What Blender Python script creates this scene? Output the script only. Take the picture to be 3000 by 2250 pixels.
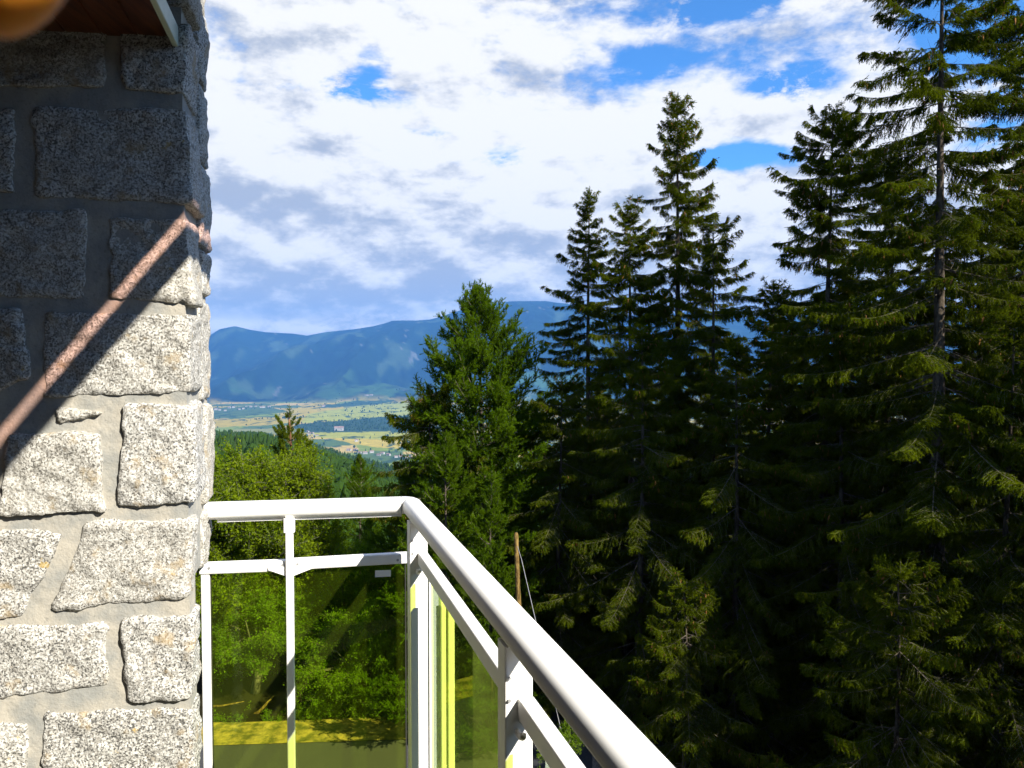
import bpy, math, random
import numpy as np
from mathutils import Vector, Matrix, noise as mnoise

R = math.radians
random.seed(7)
RNG = np.random.default_rng(11)
for o in list(bpy.data.objects):
    bpy.data.objects.remove(o)
S = bpy.context.scene
COL = S.collection

# ------------------------------------------------------------------ camera
FPX, HOR = 2150.0, 1056.0          # focal length in photo pixels, horizon row
cam_d = bpy.data.cameras.new('camera')
cam = bpy.data.objects.new('camera', cam_d); COL.objects.link(cam)
cam_d.sensor_width = 36; cam_d.lens = 36 * FPX / 3000
PITCH = math.atan((1125 - HOR) / FPX)
cam.location = (0, 0, 0); cam.rotation_euler = (R(90) - PITCH, 0, 0)
cam_d.clip_start = .01; cam_d.clip_end = 90000
cam_d.dof.use_dof = True; cam_d.dof.focus_distance = 9; cam_d.dof.aperture_fstop = 22
S.camera = cam

def ray(px, py):
    a, b = (px - 1500) / FPX, (1125 - py) / FPX
    c, s = math.cos(PITCH), math.sin(PITCH)
    v = np.array([a, c + b * s, b * c - s])
    return v
def at(px, py, D):                  # point seen at a photo pixel, D metres ahead
    v = ray(px, py); return v / v[1] * D
def atz(px, py, z):                 # the same on a level plane
    v = ray(px, py); return v / v[2] * z

# ------------------------------------------------------------------ light
SUN = Vector((1.0, -.818, 1.0)).normalized()
sd = bpy.data.lights.new('sun', 'SUN'); sd.energy = 5.0; sd.angle = R(.53); sd.color = (1, .945, .84)
so = bpy.data.objects.new('sun', sd); COL.objects.link(so)
so.rotation_euler = SUN.to_track_quat('Z', 'Y').to_euler()
S.view_settings.view_transform = 'Standard'; S.view_settings.look = 'None'
S.view_settings.exposure = 1.35; S.view_settings.gamma = 1
S.view_settings.use_curve_mapping = False

class NT:                           # short node-tree helper
    def __init__(s, tree): s.t = tree; s.n = tree.nodes; s.l = tree.links
    def add(s, typ, **kw):
        n = s.n.new(typ)
        for k, v in kw.items(): setattr(n, k, v)
        return n
    def put(s, sock, v):
        if isinstance(v, bpy.types.NodeSocket): s.l.new(v, sock)
        elif v is not None:
            if isinstance(v, (tuple, list)) and len(v) == 3 and sock.type == 'RGBA': v = (*v, 1)
            sock.default_value = v
    def math(s, op, a, b=None, c=None, clamp=False):
        n = s.add('ShaderNodeMath', operation=op); n.use_clamp = clamp
        s.put(n.inputs[0], a)
        if b is not None: s.put(n.inputs[1], b)
        if c is not None: s.put(n.inputs[2], c)
        return n.outputs[0]
    def vec(s, op, a, b=None):
        n = s.add('ShaderNodeVectorMath', operation=op); s.put(n.inputs[0], a)
        if b is not None: s.put(n.inputs[1], b)
        return n.outputs['Value' if op in ('LENGTH', 'DOT_PRODUCT', 'DISTANCE') else 'Vector']
    def mix(s, f, a, b, mode='MIX'):
        n = s.add('ShaderNodeMix', data_type='RGBA', blend_type=mode)
        s.put(n.inputs[0], f); s.put(n.inputs[6], a); s.put(n.inputs[7], b); return n.outputs[2]
    def ramp(s, f, lo, hi, a=0., b=1., smooth=True):
        n = s.add('ShaderNodeMapRange'); n.interpolation_type = 'SMOOTHSTEP' if smooth else 'LINEAR'
        s.put(n.inputs[0], f); s.put(n.inputs[1], lo); s.put(n.inputs[2], hi); s.put(n.inputs[3], a); s.put(n.inputs[4], b)
        return n.outputs[0]
    def noise(s, v, scale, detail=4, rough=.55, dist=0.):
        n = s.add('ShaderNodeTexNoise'); s.put(n.inputs['Vector'], v)
        n.inputs['Scale'].default_value = scale; n.inputs['Detail'].default_value = detail
        n.inputs['Roughness'].default_value = rough; n.inputs['Distortion'].default_value = dist
        return n.outputs[0]

W = bpy.data.worlds.new('World'); S.world = W; W.use_nodes = True
w = NT(W.node_tree); w.n.clear()
dirv = w.add('ShaderNodeTexCoord').outputs['Generated']
sky = w.add('ShaderNodeTexSky', sky_type='NISHITA'); sky.sun_disc = False
sky.sun_elevation = math.asin(SUN.z); sky.sun_rotation = math.atan2(SUN.x, SUN.y)
sky.altitude = 1800; sky.air_density = 1.0; sky.dust_density = .3; sky.ozone_density = 2.0
blue = w.vec('MULTIPLY', sky.outputs[0], (.055, .115, .165))
sep = w.add('ShaderNodeSeparateXYZ'); w.l.new(dirv, sep.inputs[0])
cv = w.vec('MULTIPLY', dirv, (1.0, 1.0, 2.1))
def cl_noise(off=(0, 0, 0)):
    v = w.vec('ADD', cv, off)
    return w.math('ADD', w.math('MULTIPLY', w.noise(v, 3.4, 10, .60, .15), .55), w.math('MULTIPLY', w.noise(v, 11, 9, .62, .1), .45))
n0 = cl_noise(); n1 = cl_noise((.012, 0, .055))
nsof = w.noise(w.vec('ADD', cv, (7.3, 1.1, 0)), 3.0, 7, .55, .1)
nfin = w.noise(cv, 16, 9, .65, .2)
hole = None
def spot(px, py, sx, sy, k):
    v = ray(px, py); v = v / np.linalg.norm(v)
    d = w.vec('MULTIPLY', w.vec('SUBTRACT', dirv, tuple(v)), (FPX / sx, FPX / sx, FPX / sy))
    q = w.math('EXPONENT', w.math('MULTIPLY', w.vec('DOT_PRODUCT', d, d), -1.0))
    return w.math('MULTIPLY', q, k)
def total(rows):
    acc = None
    for r_ in rows:
        s_ = spot(*r_); acc = s_ if acc is None else w.math('ADD', acc, s_)
    return acc
holes = total([(1020, 260, 170, 42, .22), (1090, 165, 70, 50, .12), (1540, 470, 280, 48, .17), (1230, 390, 90, 28, .12),
               (2310, 250, 110, 45, .24), (2080, 20, 170, 36, .26), (2160, 455, 170, 36, .24), (1880, 190, 170, 60, .12),
               (2960, 150, 140, 260, .22), (2900, 10, 160, 50, .18), (880, 350, 160, 26, .10), (640, 945, 90, 14, .10)])
solid = total([(1450, 480, 1500, 620, .135), (1300, 800, 2500, 240, .25), (1950, 370, 300, 60, .06), (900, 520, 480, 110, .06), (620, 60, 420, 150, .06)])
holes = w.math('MULTIPLY', holes, w.ramp(w.noise(cv, 8, 8, .65, .3), .36, .62, .25, 1.45))
cover = w.math('ADD', n0, w.math('SUBTRACT', solid, holes))
covf = w.ramp(cover, .455, .615)
# bright tops and grey undersides come from the slope of the cloud field; the grey bank hangs low over the ridge
grey = total([(980, 790, 560, 130, .33), (760, 560, 300, 60, .14), (650, 90, 420, 120, .20), (1150, 900, 1600, 60, .35),
              (2100, 830, 900, 90, .30), (2350, 520, 260, 50, .15), (1700, 120, 300, 70, .10), (2480, 330, 200, 60, .10)])
emb = w.math('MULTIPLY', w.math('SUBTRACT', n0, n1), 4.2)
lit = w.math('ADD', w.math('SUBTRACT', .66, grey), emb)
lit = w.math('ADD', lit, w.math('MULTIPLY', w.math('SUBTRACT', nsof, .5), 1.2))
litf = w.ramp(lit, 0.0, .72)
cl = w.mix(litf, (.30, .335, .40), (.655, .65, .635))
low = w.ramp(sep.outputs[2], .03, .095, 1., 0.)
cl = w.mix(w.math('MULTIPLY', low, w.ramp(nsof, .35, .68, .9, .2)), cl, (.30, .33, .37))
skyc = w.mix(covf, blue, cl)
strip = w.math('MULTIPLY', total([(900, 958, 260, 24, 1.1), (1180, 925, 150, 14, 1.), (620, 950, 80, 20, .7)]), w.ramp(nfin, .35, .6))
skyc = w.mix(w.math('MINIMUM', strip, .85), skyc, (.75, .72, .68))
below = w.ramp(sep.outputs[2], -.02, 0.0, 1., 0.)
skyc = w.mix(below, skyc, (.06, .09, .13))
bg = w.add('ShaderNodeBackground'); w.put(bg.inputs[0], skyc); bg.inputs[1].default_value = .64
out = w.add('ShaderNodeOutputWorld'); w.l.new(bg.outputs[0], out.inputs[0])

# ------------------------------------------------------------------ helpers
def tag(o, label=None, cat=None, group=None, kind=None):
    if label: o['label'] = label
    if cat: o['category'] = cat
    if group: o['group'] = group
    if kind: o['kind'] = kind
    return o
def empty(name, loc=(0, 0, 0), rz=0):
    o = bpy.data.objects.new(name, None); COL.objects.link(o); o.location = loc; o.rotation_euler = (0, 0, rz)
    o.empty_display_size = .1
    return o
def mesh_np(name, V, F, mats=None, midx=None, smooth=False):
    """V (n,3), F (m,k) with k = 3 or 4, or a list of such arrays"""
    Fs = F if isinstance(F, list) else [F]
    Fs = [np.asarray(f, dtype=np.int32) for f in Fs if len(f)]
    me = bpy.data.meshes.new(name)
    V = np.asarray(V, dtype=np.float32)
    me.vertices.add(len(V)); me.vertices.foreach_set('co', V.ravel())
    loops = np.concatenate([f.ravel() for f in Fs]); cnt = np.concatenate([np.full(len(f), f.shape[1]) for f in Fs])
    me.loops.add(len(loops)); me.loops.foreach_set('vertex_index', loops)
    me.polygons.add(len(cnt)); st = np.zeros(len(cnt), dtype=np.int32); st[1:] = np.cumsum(cnt)[:-1]
    me.polygons.foreach_set('loop_start', st); me.polygons.foreach_set('loop_total', cnt.astype(np.int32))
    for m in (mats or []): me.materials.append(m)
    if midx is not None: me.polygons.foreach_set('material_index', np.asarray(midx, dtype=np.int32))
    me.polygons.foreach_set('use_smooth', np.full(len(cnt), smooth))
    me.update(calc_edges=True); me.validate()
    return me
def link(name, me, parent=None, loc=None):
    o = bpy.data.objects.new(name, me); COL.objects.link(o)
    if parent is not None: o.parent = parent
    if loc is not None: o.location = loc
    return o

class MB:                           # gathers boxes and tubes into one mesh
    def __init__(s): s.v = []; s.q = []; s.t = []; s.n = 0
    def raw(s, V, Q=(), T=()):
        V = np.asarray(V, float); s.v.append(V)
        if len(Q): s.q.append(np.asarray(Q) + s.n)
        if len(T): s.t.append(np.asarray(T) + s.n)
        s.n += len(V)
    def beam(s, p0, p1, a, b, up=(0, 0, 1), bev=.0):
        p0, p1 = Vector(p0), Vector(p1); d = (p1 - p0).normalized(); u = Vector(up)
        side = d.cross(u).normalized(); u = side.cross(d).normalized()
        bv = min(bev, a * .45, b * .45)
        if bv <= 0: prof = [(-a / 2, -b / 2), (a / 2, -b / 2), (a / 2, b / 2), (-a / 2, b / 2)]
        else:
            prof = []
            for cx, cy, a0 in ((a / 2 - bv, -b / 2 + bv, -90), (a / 2 - bv, b / 2 - bv, 0), (-a / 2 + bv, b / 2 - bv, 90), (-a / 2 + bv, -b / 2 + bv, 180)):
                for k in (0, 45, 90): prof.append((cx + bv * math.cos(R(a0 + k)), cy + bv * math.sin(R(a0 + k))))
        s.loft([p0, p1], [prof, prof], [side, side], [u, u])
    def loft(s, pts, profs, sides, ups, cap=True):
        k = len(profs[0]); V = []
        for p, pr, sd_, u in zip(pts, profs, sides, ups):
            for a, b in pr: V.append(Vector(p) + sd_ * a + u * b)
        Q = []
        for i in range(len(pts) - 1):
            for j in range(k):
                Q.append((i * k + j, i * k + (j + 1) % k, (i + 1) * k + (j + 1) % k, (i + 1) * k + j))
        T = []
        if cap:
            for base, rev in ((0, 1), ((len(pts) - 1) * k, 0)):
                for j in range(1, k - 1):
                    t = (base, base + j, base + j + 1); T.append(t[::-1] if rev else t)
        s.raw([tuple(v) for v in V], Q, T)
    def tube(s, pts, rad, k=8):
        pts = [Vector(p) for p in pts]; profs = []; sides = []; ups = []
        for i, p in enumerate(pts):
            d = (pts[min(i + 1, len(pts) - 1)] - pts[max(i - 1, 0)]).normalized()
            u = Vector((0, 0, 1)) if abs(d.z) < .9 else Vector((1, 0, 0))
            sd_ = d.cross(u).normalized(); sides.append(sd_); ups.append(sd_.cross(d).normalized())
            r_ = rad[i] if hasattr(rad, '__len__') else rad
            profs.append([(r_ * math.cos(2 * math.pi * j / k), r_ * math.sin(2 * math.pi * j / k)) for j in range(k)])
        s.loft(pts, profs, sides, ups)
    def build(s, name, mat, parent=None, smooth=False, org=None):
        V = np.concatenate(s.v)
        if org is not None: V = V - np.asarray(org)
        F = []
        if s.q: F.append(np.concatenate(s.q))
        if s.t: F.append(np.concatenate(s.t))
        me = mesh_np(name, V, F, [mat], smooth=smooth)
        o = link(name, me, parent)
        if org is not None and parent is None: o.location = org
        return o

def _h(ix, iy, iz, seed):
    n = (ix * 374761393 + iy * 668265263 + iz * 2147483647 + seed * 974711) & 0x7fffffff
    n = ((n ^ (n >> 13)) * 1274126177) & 0x7fffffff
    return ((n ^ (n >> 16)) & 0xffff) / 65535.0
def vnoise(x, y, z=None, seed=0):
    x = np.asarray(x, float); y = np.asarray(y, float); z = np.zeros_like(x) if z is None else np.asarray(z, float)
    i, j, k = np.floor(x).astype(np.int64), np.floor(y).astype(np.int64), np.floor(z).astype(np.int64)
    f, g, h = x - i, y - j, z - k
    f, g, h = f * f * (3 - 2 * f), g * g * (3 - 2 * g), h * h * (3 - 2 * h)
    r = 0
    for a in (0, 1):
        for b in (0, 1):
            for c in (0, 1):
                wgt = (f if a else 1 - f) * (g if b else 1 - g) * (h if c else 1 - h)
                r = r + wgt * _h(i + a, j + b, k + c, seed)
    return r
def fbm(x, y, z=None, oct=5, seed=0, gain=.5):
    s, a, t = 0, 1., 0
    for o in range(oct):
        k = 2.03 ** o
        s = s + a * (vnoise(np.asarray(x) * k + 17.3 * o, np.asarray(y) * k - 9.1 * o, None if z is None else np.asarray(z) * k, seed + o) - .5)
        t += a; a *= gain
    return s / t * 2

# ------------------------------------------------------------------ materials
def mat(name, base=(.5, .5, .5), rough=.6, spec=.3):
    m = bpy.data.materials.new(name); m.use_nodes = True
    n = NT(m.node_tree); b = m.node_tree.nodes['Principled BSDF']
    b.inputs['Base Color'].default_value = (*base, 1); b.inputs['Roughness'].default_value = rough
    b.inputs['Specular IOR Level'].default_value = spec
    return m, n, b
def bump(n, b, h, strength, dist):
    q = n.add('ShaderNodeBump'); q.inputs['Strength'].default_value = strength; q.inputs['Distance'].default_value = dist
    n.put(q.inputs['Height'], h); n.l.new(q.outputs[0], b.inputs['Normal'])

def m_granite():
    m, n, b = mat('granite', rough=.8, spec=.2)
    g = n.add('ShaderNodeNewGeometry').outputs['Position']
    oi = n.add('ShaderNodeObjectInfo').outputs['Random']
    v1 = n.noise(g, 120, 3, .7); v2 = n.noise(n.vec('ADD', g, (3.3, 1.7, 9.1)), 185, 2, .6)
    big = n.noise(g, 7, 4, .6); stain = n.noise(n.vec('ADD', g, (1.3, 5.7, 2.1)), 14, 4, .6)
    vo = n.add('ShaderNodeTexVoronoi'); n.put(vo.inputs['Vector'], g); vo.inputs['Scale'].default_value = 130
    col = n.mix(n.ramp(v1, .40, .60), (.315, .30, .27), (.61, .60, .56))
    dark = n.math('MULTIPLY', n.ramp(v2, n.math('ADD', .49, n.math('MULTIPLY', oi, .06)), .59), n.ramp(big, .25, .55, .55, 1.))
    col = n.mix(dark, col, (.07, .07, .068))
    col = n.mix(n.ramp(n.noise(n.vec('ADD', g, (8, 2, 4)), 75, 4, .75), .60, .67), col, (.075, .07, .068))
    col = n.mix(n.math('MULTIPLY', n.ramp(stain, .56, .70), .65), col, (.33, .24, .12))
    lich = n.math('MULTIPLY', n.ramp(n.noise(n.vec('ADD', g, (4.1, .7, 3.3)), 22, 5, .65), .66, .72), .75)
    col = n.mix(lich, col, (.46, .31, .07))
    oi2 = n.math('FRACT', n.math('MULTIPLY', oi, 7.31))
    col = n.mix(n.math('MULTIPLY', oi2, .35), col, (.40, .365, .29))
    n.l.new(col, b.inputs['Base Color'])
    hgt = n.math('ADD', n.math('MULTIPLY', v1, .7), n.math('MULTIPLY', n.noise(g, 40, 5, .7), 1.6))
    bump(n, b, hgt, .55, .006)
    return m
def m_mortar():
    m, n, b = mat('mortar', rough=.9, spec=.15)
    g = n.add('ShaderNodeNewGeometry').outputs['Position']
    c = n.mix(n.ramp(n.noise(g, 9, 5, .6), .35, .65), (.27, .27, .25), (.40, .37, .31))
    c = n.mix(n.math('MULTIPLY', n.ramp(n.noise(g, 120, 3, .6), .56, .7), .4), c, (.15, .15, .14))
    n.l.new(c, b.inputs['Base Color'])
    bump(n, b, n.math('ADD', n.noise(g, 14, 4, .6), n.math('MULTIPLY', n.noise(g, 160, 3, .6), .15)), .5, .012)
    return m
def m_paint(name, base=(.80, .785, .75), rough=.32):
    m, n, b = mat(name, base, rough, .5)
    g = n.add('ShaderNodeNewGeometry').outputs['Position']
    d = n.ramp(n.noise(g, 12, 6, .65), .60, .80)
    n.l.new(n.mix(n.math('MULTIPLY', d, .22), base, tuple(k * .72 for k in base)), b.inputs['Base Color'])
    n.put(b.inputs['Roughness'], n.ramp(n.noise(g, 30, 4, .6), .3, .7, rough, rough + .18))
    return m
def m_glass(name, tint):
    m = bpy.data.materials.new(name); m.use_nodes = True; n = NT(m.node_tree); n.n.clear()
    tr = n.add('ShaderNodeBsdfTransparent'); g = n.add('ShaderNodeNewGeometry').outputs['Position']
    sm = n.ramp(n.noise(n.vec('MULTIPLY', g, (9, 9, 2.2)), 1, 5, .6), .35, .75)
    n.l.new(n.mix(n.math('MULTIPLY', sm, .25), tint, tuple(k * .8 for k in tint)), tr.inputs[0])
    gl = n.add('ShaderNodeBsdfGlossy'); gl.inputs['Roughness'].default_value = .02
    gl.inputs['Color'].default_value = (.8, .95, .8, 1)
    fr = n.add('ShaderNodeFresnel'); fr.inputs[0].default_value = 1.5
    mx = n.add('ShaderNodeMixShader'); n.put(mx.inputs[0], n.math('MULTIPLY', fr.outputs[0], .32)); n.l.new(tr.outputs[0], mx.inputs[1]); n.l.new(gl.outputs[0], mx.inputs[2])
    df = n.add('ShaderNodeBsdfDiffuse'); df.inputs[0].default_value = (.42, .55, .06, 1)
    m2 = n.add('ShaderNodeMixShader'); m2.inputs[0].default_value = .012
    n.l.new(mx.outputs[0], m2.inputs[1]); n.l.new(df.outputs[0], m2.inputs[2])
    o = n.add('ShaderNodeOutputMaterial'); n.l.new(m2.outputs[0], o.inputs[0])
    return m
def m_leaf(name, c1, c2, trans=.3, var=.35):
    m = bpy.data.materials.new(name); m.use_nodes = True; n = NT(m.node_tree); n.n.clear()
    g = n.add('ShaderNodeNewGeometry').outputs['Position']; oi = n.add('ShaderNodeObjectInfo').outputs['Random']
    f = n.math('ADD', n.math('MULTIPLY', n.ramp(n.noise(g, 2.2, 4, .7), .3, .7), .65), n.math('MULTIPLY', oi, var))
    c = n.mix(f, c1, c2)
    df = n.add('ShaderNodeBsdfDiffuse'); n.l.new(c, df.inputs[0])
    tl = n.add('ShaderNodeBsdfTranslucent'); n.l.new(n.mix(1., c, (1.5, 1.45, .6), 'MULTIPLY'), tl.inputs[0])
    gl = n.add('ShaderNodeBsdfGlossy'); gl.inputs['Roughness'].default_value = .45; gl.inputs[0].default_value = (.6, .62, .45, 1)
    mx = n.add('ShaderNodeMixShader'); mx.inputs[0].default_value = trans; n.l.new(df.outputs[0], mx.inputs[1]); n.l.new(tl.outputs[0], mx.inputs[2])
    m2 = n.add('ShaderNodeMixShader'); m2.inputs[0].default_value = .003; n.l.new(mx.outputs[0], m2.inputs[1]); n.l.new(gl.outputs[0], m2.inputs[2])
    o = n.add('ShaderNodeOutputMaterial'); n.l.new(m2.outputs[0], o.inputs[0])
    return m
def m_bark(name, c1, c2, scale=9):
    m, n, b = mat(name, rough=.9, spec=.1)
    g = n.add('ShaderNodeNewGeometry').outputs['Position']
    v = n.vec('MULTIPLY', g, (scale, scale, scale * .35)); x = n.noise(v, 1, 6, .7)
    n.l.new(n.mix(n.ramp(x, .35, .65), c1, c2), b.inputs['Base Color']); bump(n, b, x, .8, .04)
    return m
def m_simple(name, c1, c2, sc, rough=.9, bstr=0, bd=.02, det=5):
    m, n, b = mat(name, rough=rough, spec=.15)
    g = n.add('ShaderNodeNewGeometry').outputs['Position']; x = n.noise(g, sc, det, .65)
    n.l.new(n.mix(n.ramp(x, .35, .65), c1, c2), b.inputs['Base Color'])
    if bstr: bump(n, b, x, bstr, bd)
    return m

M = dict(
    granite=m_granite(), mortar=m_mortar(), white=m_paint('white_paint'), cream=m_paint('cream_trim', (.55, .62, .50), .4),
    gasket=mat('rubber_gasket', (.03, .03, .025), .7)[0], screw=mat('screw_steel', (.28, .28, .28), .35, .6)[0],
    glass_green=m_glass('olive_glass', (.92, .99, .48)), glass_lime=m_glass('lime_glass', (.88, .955, .42)),
    sticker=mat('sticker_paper', (.8, .8, .8), .5)[0],
    spruce=m_leaf('spruce_needles', (.014, .026, .0012), (.108, .138, .003), .34),
    larch=m_leaf('larch_needles', (.042, .085, .003), (.105, .175, .004), .42),
    pine=m_leaf('pine_needles', (.060, .098, .005), (.125, .160, .008), .40),
    leaf=m_leaf('broad_leaves', (.092, .145, .004), (.175, .225, .007), .5),
    leaf2=m_leaf('young_leaves', (.085, .165, .005), (.145, .220, .010), .5),
    weed=m_leaf('weeds', (.03, .07, .008), (.09, .13, .02), .4),
    cone=m_simple('cone_scales', (.16, .07, .02), (.26, .13, .035), 30, .8),
    twig=m_bark('dry_twig', (.07, .055, .04), (.17, .145, .11), 14),
    bark=m_bark('spruce_bark', (.028, .022, .016), (.115, .092, .066), 11),
    bark_red=m_bark('pine_bark', (.11, .05, .025), (.26, .14, .08), 9),
    bark_grey=m_bark('grey_bark', (.06, .055, .045), (.16, .15, .12), 9),
    wood=m_bark('weathered_wood', (.07, .042, .015), (.24, .16, .05), 14),
    concrete=m_simple('concrete', (.30, .29, .27), (.40, .385, .36), 6, .9, .3, .006),
    plaster=m_simple('plaster', (.13, .12, .10), (.17, .155, .13), 4, .9, .2, .004),
    asphalt=m_simple('asphalt', (.040, .041, .043), (.062, .062, .062), 30, .9, .5, .01),
    gravel=m_simple('gravel', (.14, .12, .10), (.34, .29, .24), 22, .95, .9, .04),
    verge=m_simple('dry_verge', (.09, .085, .02), (.32, .235, .06), 3.2, .95, .9, .08),
    house_wall=m_simple('house_wall', (.24, .23, .21), (.36, .35, .33), .05, .9),
    house_roof=m_simple('house_roof', (.16, .10, .08), (.24, .17, .14), .05, .9),
)
def m_board():
    m, n, b = mat('varnished_wood', rough=.35, spec=.5)
    g = n.add('ShaderNodeNewGeometry').outputs['Position']
    x = n.noise(n.vec('MULTIPLY', g, (60, 4, 60)), 1, 6, .65, .6)
    n.l.new(n.mix(n.ramp(x, .35, .65), (.055, .014, .004), (.14, .040, .010)), b.inputs['Base Color'])
    bump(n, b, x, .2, .003)
    return m
M['board'] = m_board()

# ------------------------------------------------------------------ stone pier
WD = Vector((1, .10, 0)).normalized()        # along the front face, to the right
BD = Vector((-.262, 1, 0)).normalized()      # along the side face, away from the camera
O = Vector(tuple(at(563, HOR, 2.02)))
NRM = Vector((WD.y, -WD.x, 0))
def wall_uz(px, py):
    v = Vector(tuple(ray(px, py))); t = O.dot(NRM) / v.dot(NRM); p = v * t
    return (p - O).dot(WD), p.z
pier = empty('stone_pier', (O.x - .3, O.y + .2, -1.58))
tag(pier, 'speckled grey granite block pier with pale mortar at the left end of the railing', 'wall')
PI_ = pier.location.copy()

def rock(quad, v0, v1, seed, rad=.022, n=(34, 26, 12), rough=1.0):
    """quad: (u,z) of tl,tr,br,bl; v0..v1 depth (negative = proud)"""
    tl, tr, br, bl = [np.array(q, float) for q in quad]
    nx, nz, ny = n
    V = []; Q = []; base = 0
    def face(A, B, f):
        nonlocal base
        a, b = np.meshgrid(A, B, indexing='ij'); P = f(a.ravel(), b.ravel()); na, nb = a.shape
        idx = np.arange(na * nb).reshape(na, nb) + base
        Q.append(np.stack([idx[:-1, :-1], idx[1:, :-1], idx[1:, 1:], idx[:-1, 1:]], -1).reshape(-1, 4))
        V.append(P); base += na * nb
    X, Z, Y = np.linspace(-1, 1, nx), np.linspace(-1, 1, nz), np.linspace(-1, 1, ny)
    one = lambda a: np.ones_like(a)
    face(X, Z, lambda a, b: np.stack([a, -one(a), b], -1))
    face(Y, Z, lambda a, b: np.stack([one(a), a, b], -1))
    face(Y[::-1], Z, lambda a, b: np.stack([-one(a), a, b], -1))
    face(X, Y, lambda a, b: np.stack([a, b, one(a)], -1))
    face(X, Y[::-1], lambda a, b: np.stack([a, b, -one(a)], -1))
    P = np.concatenate(V)
    wu = (np.linalg.norm(tr - tl) + np.linalg.norm(br - bl)) / 4; wz = (np.linalg.norm(tl - bl) + np.linalg.norm(tr - br)) / 4; wv = (v1 - v0) / 2
    r = min(rad, wu * .8, wz * .8, wv * .8); half = np.array([wu, wv, wz])
    p = P * half; inner = np.clip(p, -(half - r), half - r); dd = p - inner
    L = np.linalg.norm(dd, axis=1, keepdims=True); L[L == 0] = 1
    nr = dd / L; p = inner + nr * r
    s, t, v = p[:, 0] / wu, p[:, 2] / wz, p[:, 1]
    s2, t2 = (s + 1) / 2, (t + 1) / 2
    uz = (bl[None] * ((1 - s2) * (1 - t2))[:, None] + br[None] * (s2 * (1 - t2))[:, None] + tl[None] * ((1 - s2) * t2)[:, None] + tr[None] * (s2 * t2)[:, None])
    vv = v + (v0 + v1) / 2
    q = np.stack([uz[:, 0], vv, uz[:, 1]], -1)
    lo = fbm(q[:, 0] * 9, q[:, 1] * 9, q[:, 2] * 9, 3, seed); hi = fbm(q[:, 0] * 42, q[:, 1] * 42, q[:, 2] * 42, 4, seed + 31, .62)
    ed = fbm(q[:, 0] * 22, q[:, 1] * 22, q[:, 2] * 22, 3, seed + 77)
    q = q + nr * (lo * .009 + hi * .0075 * rough + ed * .0075)[:, None]
    return q, np.concatenate(Q)
def stone(quad_px, v1=.30, proud=.016, seed=0, corner=False, rad=.022):
    qd = [wall_uz(*c) for c in quad_px]
    if corner: qd = [qd[0], (qd[1][0], qd[1][1]), (qd[2][0], qd[2][1]), qd[3]]
    q, F = rock(qd, -proud, v1, seed, rad)
    Wp = np.array(O)[None] + q[:, :1] * np.array(WD) + q[:, 1:2] * np.array(BD); Wp[:, 2] = q[:, 2]
    me = mesh_np('stone', Wp - np.array(PI_), F, [M['granite']], smooth=True)
    return link('stone', me, pier)
ST = [  # tl, tr, br, bl in photo pixels; last: wraps the corner
    ([(-190, 60), (312, 70), (310, 262), (-190, 255)], 0), ([(352, 60), (556, 70), (540, 280), (360, 268)], 1),
    ([(-190, 312), (46, 318), (46, 566), (-190, 560)], 0), ([(92, 310), (548, 318), (565, 600), (104, 580)], 1),
    ([(-190, 612), (254, 612), (256, 880), (-190, 868)], 0), ([(316, 634), (545, 640), (570, 892), (322, 876)], 1),
    ([(-190, 898), (62, 905), (92, 1100), (-190, 1250)], 0), ([(128, 912), (556, 918), (560, 1152), (124, 1166)], 1),
    ([(158, 1182), (306, 1206), (300, 1216), (166, 1252)], 0), ([(364, 1180), (568, 1180), (572, 1470), (342, 1484)], 1),
    ([(26, 1268), (296, 1270), (310, 1500), (-4, 1514)], 0), ([(-190, 1262), (-20, 1262), (-40, 1520), (-190, 1522)], 0),
    ([(-190, 1545), (190, 1556), (70, 1808), (-190, 1818)], 0), ([(248, 1524), (566, 1520), (550, 1752), (142, 1794)], 1),
    ([(-190, 1838), (316, 1824), (322, 2012), (-190, 2070)], 0), ([(354, 1808), (572, 1798), (562, 2046), (374, 2056)], 1),
    ([(-190, 2110), (84, 2116), (92, 2360), (-190, 2360)], 0), ([(130, 2088), (566, 2070), (572, 2360), (128, 2360)], 1),
    ([(-190, 2400), (300, 2400), (300, 2680), (-190, 2690)], 0), ([(340, 2400), (572, 2395), (572, 2670), (340, 2680)], 1),
    ([(-190, -250), (200, -240), (190, 20), (-190, 15)], 0), ([(240, -250), (560, -240), (560, 20), (236, 20)], 1),
]
for i, (qd, cn) in enumerate(ST):
    qq = [(x, y) for x, y in qd]
    if cn: qq = [qq[0], (qq[1][0] + 4, qq[1][1]), (qq[2][0] + 4, qq[2][1]), qq[3]]
    low_ = qd[0][1] > 1500
    stone(qq, v1=(.105 if low_ else .17 if i % 4 < 2 else .20) if cn else (.105 if low_ else .2), proud=random.uniform(.007, .017), seed=i * 13 + 5, rad=random.uniform(.010, .018))
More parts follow.
